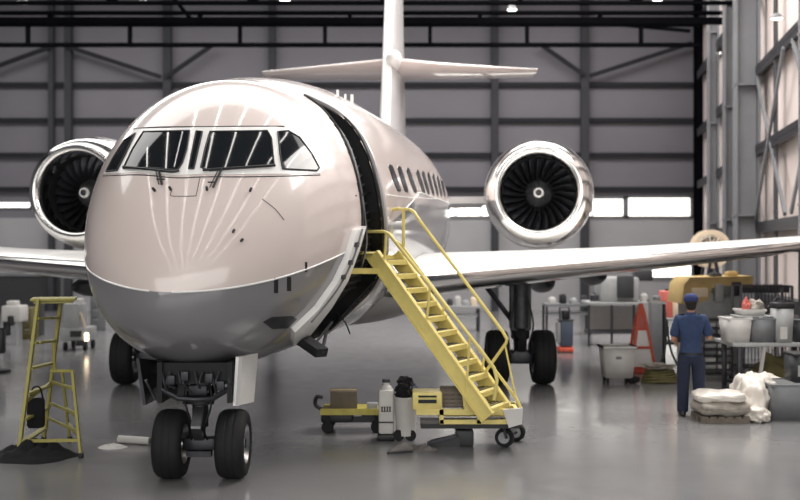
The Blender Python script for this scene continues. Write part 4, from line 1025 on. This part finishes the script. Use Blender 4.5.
# small trolley under the wing
g = G(568, 353); TR = thing('tool_trolley', g+V((0, .2, 0)), 'slim blue grey tool trolley with an orange foot, right of the main wheels', 'trolley')
def tr(name, fn, m): bm = B(); fn(bm); return new(name, bm, m, TR)
tr('body', lambda b: [box(b, g+V((-.02, .2, .45)), (.30, .35, .6), None, 0, .03)], 'bluecart'); tr('side_pocket', lambda b: box(b, g+V((-.19, .2, .48)), (.1, .3, .5), None, 0, .02), 'lgrey')
tr('foot', lambda b: box(b, g+V((-.04, .18, .075)), (.36, .4, .11), None, 0, .03), 'orange'); tr('handle', lambda b: [tube(b, [g+V((-.14, .3, .7)), g+V((-.14, .32, 1.05)), g+V((.08, .32, 1.05)), g+V((.08, .3, .7))], .022), box(b, g+V((-.03, .2, .88)), (.16, .2, .22), None, 0, .03)], 'black')
tr('upper_tray', lambda b: box(b, g+V((-.03, .2, .76)), (.36, .36, .03), None, 0, .008), 'dgrey')
for s in (-1, 1): tr('wheel', lambda b: lathe(b, [(0, -.02), (.05, -.02), (.05, .02), (0, .02)], g+V((-.04+s*.15, .2, .05)), 'X', 14), 'tyre')
# far benches seen between the main wheels and bench
for i, (xa_, xb_, yt_, Y, m, lab) in enumerate(((443, 480, 306, 29.5, 'lgrey', 'pale bench with clutter far behind the boarding stairs'), (546, 592, 304, 28.5, 'greyp', 'grey bench far behind the blue grey trolley'))):
    t = thing('parts_bench', V((P((xa_+xb_)/2, 0, Y).x, Y+.4, 0)), lab, 'bench'); bm = B(); bx_px(bm, xa_, yt_, xb_, yt_+2.5, Y, .8, .01); new('bench_top', bm, m, t)
    for x in (xa_+1, xb_-1):
        for y in (.06, .74): bm = B(); a = P(x, yt_+2.5, Y); box(bm, (a.x, Y+y, a.z/2), (.06, .06, a.z)); new('leg', bm, 'steel', t)
    bm = B(); bx_px(bm, xa_+2, yt_+9, xb_-2, yt_+11, Y+.1, .6, 0); new('lower_shelf', bm, m, t)
    ks = ('dgrey', 'plastic', 'lgrey', 'cream') if i == 0 else ('plastic', 'black', 'lgrey', 'dgrey')
    for k, m2 in enumerate(ks):
        x = xa_+4+k*(xb_-xa_-8)/3.6; hh = (6, 9, 5, 8)[k]; bm = B(); bx_px(bm, x, yt_-hh, x+6, yt_, Y+.15, .35, .03); bx_px(bm, x+1, yt_-hh-.9, x+5, yt_-hh+.2, Y+.2, .2, .01)
        tag(new('parts_box', bm, m2), '%s box, %s from the left on the %s' % (dict(dgrey='charcoal', plastic='white', lgrey='pale grey', cream='cream', black='black')[m2], ('first', 'second', 'third', 'fourth')[k], ('pale bench behind the stairs', 'far grey bench by the trolley')[i]), 'box', ('boxes on the pale far bench', 'boxes on the grey far bench')[i])
# cable reel on a stand, behind the wing
rc = P(710, 249, 24.5); RL = thing('cable_reel_stand', V((rc.x, rc.y, 0)), 'round cream cable reel on a tall stand, rising above the right wing', 'cable reel')
def rl(name, fn, m): bm = B(); fn(bm); return new(name, bm, m, RL)
rl('reel', lambda b: [lathe(b, [(.36, s), (.47, s), (.47, s+.04), (.36, s+.04), (.36, s)], rc, 'Y', 40) for s in (-.16, .12)]+[lathe(b, [(.12, -.16), (.12, .16)], rc, 'Y', 24, cap=True)]+[bar(b, rc+V((0, s, 0)), rc+V((.42*math.cos(a), s, .42*math.sin(a))), .03, .06, up=V((0, 1, 0))) for s in (-.14, .14) for a in [PI*k/4+.2 for k in range(8)]], 'cream')
rl('wound_cable', lambda b: lathe(b, [(.30, -.1), (.33, 0), (.30, .1)], rc, 'Y', 32), 'sack')
rl('stand', lambda b: [bar(b, rc+V((s*.02, q, 0)), V((rc.x+s*.4, rc.y+q, 0)), .06, .06, up=V((0, 1, 0))) for s in (-1, 1) for q in (-.24, .24)]+[bar(b, rc+V((0, -.26, 0)), rc+V((0, .26, 0)), .05, .05)], 'steel')
# left background
Yl = 25.5
UN = thing('filter_unit', V((P(12, 0, Yl).x, Yl+.3, 0)), 'white boxy unit on thin legs in the left background', 'machine')
def un(name, fn, m): bm = B(); fn(bm); return new(name, bm, m, UN)
un('housing', lambda b: [bx_px(b, 1, 306, 20, 322, Yl, .6, .04), bx_px(b, 6, 301, 16, 306.5, Yl+.1, .3, .03)], 'plastic')
un('motor', lambda b: [bx_px(b, 7, 316, 12, 326, Yl-.12, .2, .03), bx_px(b, 3, 322, 8, 336, Yl+.1, .2, .02)], 'black')
for x in (2, 16.5):
    for y in (.05, .5): un('leg', lambda b: bx_px(b, x-1, 322, x+1, 344.9, Yl+y, .06, 0), 'lgrey')
LC = thing('service_cart', V((P(75, 0, 24).x, 24.3, 0)), 'white service cart with a glowing work light, behind the step ladder', 'cart')
def lc(name, fn, m): bm = B(); fn(bm); return new(name, bm, m, LC)
lc('body', lambda b: [bx_px(b, 62, 303, 80, 330, 24, .6, .08), bx_px(b, 60, 328, 87, 341, 24.0, .8, .04)], 'lgrey'); lc('hood', lambda b: bx_px(b, 70, 299, 79, 305, 24.1, .4, .03), 'plastic')
lc('grille', lambda b: [bx_px(b, 70, 331, 81, 337, 23.95, .06, 0), bx_px(b, 76, 341, 85, 346, 23.95, .2, .01)], 'black')
for x in (64, 84):
    for y in (.1, .7): lc('wheel', lambda b: lathe(b, [(0, -.03), (.1, -.03), (.1, .03), (0, .03)], (P(x, 0, 24).x, 24+y, .1), 'X', 16), 'tyre')
lc('work_light', lambda b: bx_px(b, 84.5, 333, 88, 341, 23.96, .06, .01), 'lampsmall'); lc('light_stalk', lambda b: tube(b, [P(80, 312, 24.05), P(84, 322, 24.05), P(86, 334, 24.05)], .03), 'cream')
for i, (x0_, x1_, y0_, Y, m, lab) in enumerate(((22, 31, 308, 27, 'olive', 'olive cabinet between the white unit and the step ladder'), (31, 37, 303, 28, 'dgrey', 'narrow charcoal cabinet behind the step ladder'), (90, 100, 296, 30, 'greyp', 'grey cabinet between the white cart and jet nose'))):
    bm = B(); yb_ = 250+H*1000/Y; bx_px(bm, x0_, y0_, x1_, yb_, Y, .6, .02); o = tag(new('tool_cabinet', bm, m), lab, 'cabinet')
    for k in range(3):
        bm = B(); a = y0_+3+(yb_-y0_-6)*k/3; bx_px(bm, x0_+1, a, x1_-1, a+(yb_-y0_-6)/3-1, Y-.03, .05, .004); d_ = new('drawer', bm, m, o); bm = B(); bx_px(bm, x0_+2.5, a+1.5, x1_-2.5, a+2.3, Y-.06, .04, 0); new('handle', bm, 'alu', d_)
bm = B(); g = G(0, 372); 
tube(bm, [V((g.x-.05, g.y, .03)), V((g.x-.05, g.y, 1.1))], .04, 10); lathe(bm, [(0, .06), (.24, .05), (.26, 0)], V((g.x-.05, g.y, 0)), 'Z', 20); box(bm, V((g.x-.02, g.y, .62)), (.22, .2, .5), None, 0, .03); tag(new('fire_trolley', bm, 'black'), 'black upright trolley at the left picture edge', 'trolley')

# ------------------------------------------------------------------ hanging lamps
def lamp(px, py, Y, wpx, label):
    p = P(px, py, Y); r = wpx*Y/2000; t = thing('hanging_lamp', p, label, 'lamp', 'hanging lamps under the roof')
    bm = B(); lathe(bm, [(r*.3, r*.9), (r*.5, r*.8), (r*.9, r*.25), (r, 0), (r*.96, .0), (r*.86, r*.24), (r*.3, r*.7)], p, 'Z', 20); new('lamp_shade', bm, 'greyp', t)
    bm = B(); lathe(bm, [(0, -r*.05), (r*.8, r*.0), (r*.86, r*.1), (0, r*.12)], p, 'Z', 20); new('lens', bm, 'lamp', t)
    bm = B(); tube(bm, [p+V((0, 0, r*.85)), V((p.x, p.y, 13.1))], .02, 6); new('hanging_rod', bm, 'black', t)
lamp(23, 4, 27, 13, 'round hanging lamp at the top left corner, leftmost of the row')
lamp(143, 4, 27, 11, 'round hanging lamp above the left engine, second from the left')
lamp(285, 1, 27, 12, 'round hanging lamp above the jet roof left of the tail fin')
lamp(512, 10, 28, 11, 'hanging lamp just right of the tail fin top')
lamp(657, 1, 27, 11, 'round hanging lamp at the top edge above the right wall window')
lamp(777, 19, 21, 13, 'hanging lamp nearest the right wall at the top right corner')
lamp(730, 45, 31, 7, 'small far lamp beside the corner column, right of centre')
lamp(719, 53, 33, 5, 'smallest lamp close to the dark corner column')

# ------------------------------------------------------------------ the worker
pg = G(691, 416)
WK = thing('person', pg, 'person in blue shirt, navy trousers and cap standing with back turned', 'person')
def skin_mesh(verts, edges, rad, sub=2):
    me = bpy.data.meshes.new('tmp'); me.from_pydata([tuple(v) for v in verts], edges, []); o = bpy.data.objects.new('tmp', me); COL.objects.link(o)
    m = o.modifiers.new('s', 'SKIN'); m.use_smooth_shade = True
    for i, d in enumerate(me.skin_vertices[0].data): d.radius = rad[i] if isinstance(rad[i], tuple) else (rad[i], rad[i]); d.use_root = (i == 0)
    if sub: o.modifiers.new('u', 'SUBSURF').levels = sub
    dg = bpy.context.evaluated_depsgraph_get(); bm = B(); bm.from_mesh(bpy.data.meshes.new_from_object(o.evaluated_get(dg))); bpy.data.objects.remove(o); return bm
class Sk:
    def __init__(s): s.v, s.e, s.r = [], [], []
    def a(s, p, r, par=None):
        s.v.append(V(p)); s.r.append(r); i = len(s.v)-1
        if par is not None: s.e.append((par, i))
        return i
    def chain(s, pts, par):
        for p, r in pts: par = s.a(p, r, par)
        return par
    def bm(s, sub=2): return skin_mesh(s.v, s.e, s.r, sub)
SH = {s: (V((s*.185, 0, 1.41)), V((s*.265, .0, 1.14)) if s > 0 else V((s*.25, -.01, 1.12)), V((s*.23, .24, 1.20)) if s > 0 else V((s*.20, .22, 1.05))) for s in (-1, 1)}
def add_body(k):
    pel = k.a((0, 0, .93), (.15, .11))
    ch = k.chain([((0, .0, 1.10), (.135, .095)), ((0, .0, 1.28), (.155, .105)), ((0, -.005, 1.40), (.095, .07)), ((0, .005, 1.49), .052), ((0, .02, 1.56), .056), ((0, .03, 1.63), (.075, .09)), ((0, .025, 1.69), (.07, .085)), ((0, .025, 1.735), .04)], pel)
    chest = 3
    for s in (-1, 1):
        a, b, c_ = SH[s]
        w = k.chain([(a-V((0, 0, .015)), .052), (a.lerp(b, .5), .05), (b, .042), (b.lerp(c_, .4), .040), (c_, .027)], chest)
        d = (c_-b).normalized(); palm = c_+d*.07; pm = k.a(palm, (.036, .022), w)
        side = d.cross(V((0, 0, 1))).normalized(); up = side.cross(d)
        for q, L in ((-.028, .07), (-.009, .082), (.010, .078), (.028, .06)):
            b0 = palm+d*.035+up*q
            k.chain([(b0, .0095), (b0+d*L*.5-side*s*.0, .009), (b0+d*L*.8-side*(-s)*.022, .008), (b0+d*L*.85-side*(-s)*.045, .007)], pm)
        t0 = c_+d*.04+up*.03; k.chain([(t0, .011), (t0+d*.03+up*.03, .010), (t0+d*.06+up*.035, .008)], w)
        k.chain([((s*.09, 0, .88), .095), ((s*.10, .0, .70), .082), ((s*.105, .015, .49), .056), ((s*.11, -.02, .30), .058), ((s*.115, -.02, .09), .036), ((s*.13, .04, .045), (.04, .032)), ((s*.14, .15, .03), (.04, .02))], pel)
k = Sk(); add_body(k); bm = k.bm(2)
for v in bm.verts: v.co.z = max(v.co.z, .006)
def addp(bm):
    for s in (-1, 1): lump(bm, (s*.076, .02, 1.635), (.012, .025, .034), 2, .1, 0, 2)
    lump(bm, (0, .122, 1.63), (.014, .022, .026), 2, .1, 0, 2); lump(bm, (0, .108, 1.585), (.026, .012, .008), 2, .1, 0, 2)
addp(bm)
def place(bm, name, m, parent):
    Rz = RZ(-12)
    for v in bm.verts: v.co = Rz @ v.co+pg
    return new(name, bm, m, parent, ang=80)
BODY = place(bm, 'body', 'skin', WK)
bm = B()
for s in (-1, 1): lump(bm, (s*.03, .108, 1.645), (.013, .008, .008), 2, .05, 0, 2)
place(bm, 'eyes', 'plastic', WK)
bm = B(); lump(bm, (0, .005, 1.655), (.087, .098, .082), 3, .08, 0, 3); lump(bm, (0, -.03, 1.60), (.07, .05, .06), 4, .08, 0, 3); place(bm, 'hair', 'hair', WK)
bm = B(); lathe(bm, [(.098, 1.665), (.105, 1.69), (.103, 1.725), (.085, 1.762), (.05, 1.783), (0, 1.79)], (0, .015, 0), 'Z', 28)
rs = [[V((x, .015+.095+y, 1.672-.02*abs(x)/.08+dz)) for x, y in ((-.085, -.04), (-.075, .04), (-.04, .085), (0, .095), (.04, .085), (.075, .04), (.085, -.04))] for dz in (0, .008)]
loft(bm, rs, closed=True); cp_ = place(bm, 'cap', 'cap', WK)
k = Sk(); p0 = k.a((0, 0, .83), (.184, .146)); p0 = k.chain([((0, 0, .93), (.182, .142))], p0)
c3 = k.chain([((0, 0, 1.02), (.165, .122)), ((0, 0, 1.15), (.165, .118)), ((0, 0, 1.29), (.178, .125)), ((0, -.005, 1.42), (.135, .098)), ((0, .0, 1.475), (.098, .085)), ((0, .0, 1.515), (.074, .074))], p0)
for s in (-1, 1):
    a, b, c_ = SH[s]; k.chain([(a, .088), (a.lerp(b, .55), .082), (a.lerp(b, .95), .076)], 4)
place(k.bm(2), 'shirt', 'shirt', WK)
bm = B(); lathe(bm, [(.072, 1.47), (.078, 1.50), (.07, 1.515), (.064, 1.49)], (0, .004, 0), 'Z', 20); place(bm, 'collar', 'shirt', WK)
k = Sk(); p0 = k.a((0, 0, 1.04), (.135, .098)); k.chain([((0, 0, .92), (.168, .130))], p0)
for s in (-1, 1): k.chain([((s*.096, 0, .84), .120), ((s*.104, 0, .68), .108), ((s*.11, .012, .48), .094), ((s*.115, -.015, .28), .090), ((s*.12, -.02, .10), .086), ((s*.12, -.018, .045), .086)], 1)
place(k.bm(2), 'trousers', 'trouser', WK)
bm = B(); lathe(bm, [(1, 0), (1, .035)], (0, 0, .895), 'Z', 28)
for v in bm.verts: v.co.x *= .172; v.co.y *= .136
place(bm, 'belt', 'black', WK)
for s in (-1, 1):
    bm = B(); rs = []
    for u, wd, ht in ((-.11, .02, .05), (-.095, .04, .085), (-.02, .046, .10), (.06, .046, .075), (.13, .05, .055), (.18, .04, .045), (.2, .015, .03)):
        rs.append([V((s*(.118+.1*max(0, u)), u, 0))+V((wd*math.cos(a), 0, max(.0, ht*.5+ht*.5*math.sin(a)))) for a in [2*PI*q/16 for q in range(16)]])
    loft(bm, rs); place(bm, 'shoe', 'black', WK)
# tablet held by the worker
bm = B(); c_ = pg+RZ(-12) @ V((.02, .34, 1.14)); box(bm, c_, (.42, .02, .2), RZ(-12), 0, .006); tag(new('clipboard', bm, 'dgrey'), 'charcoal clipboard held in front of the person in blue', 'clipboard')
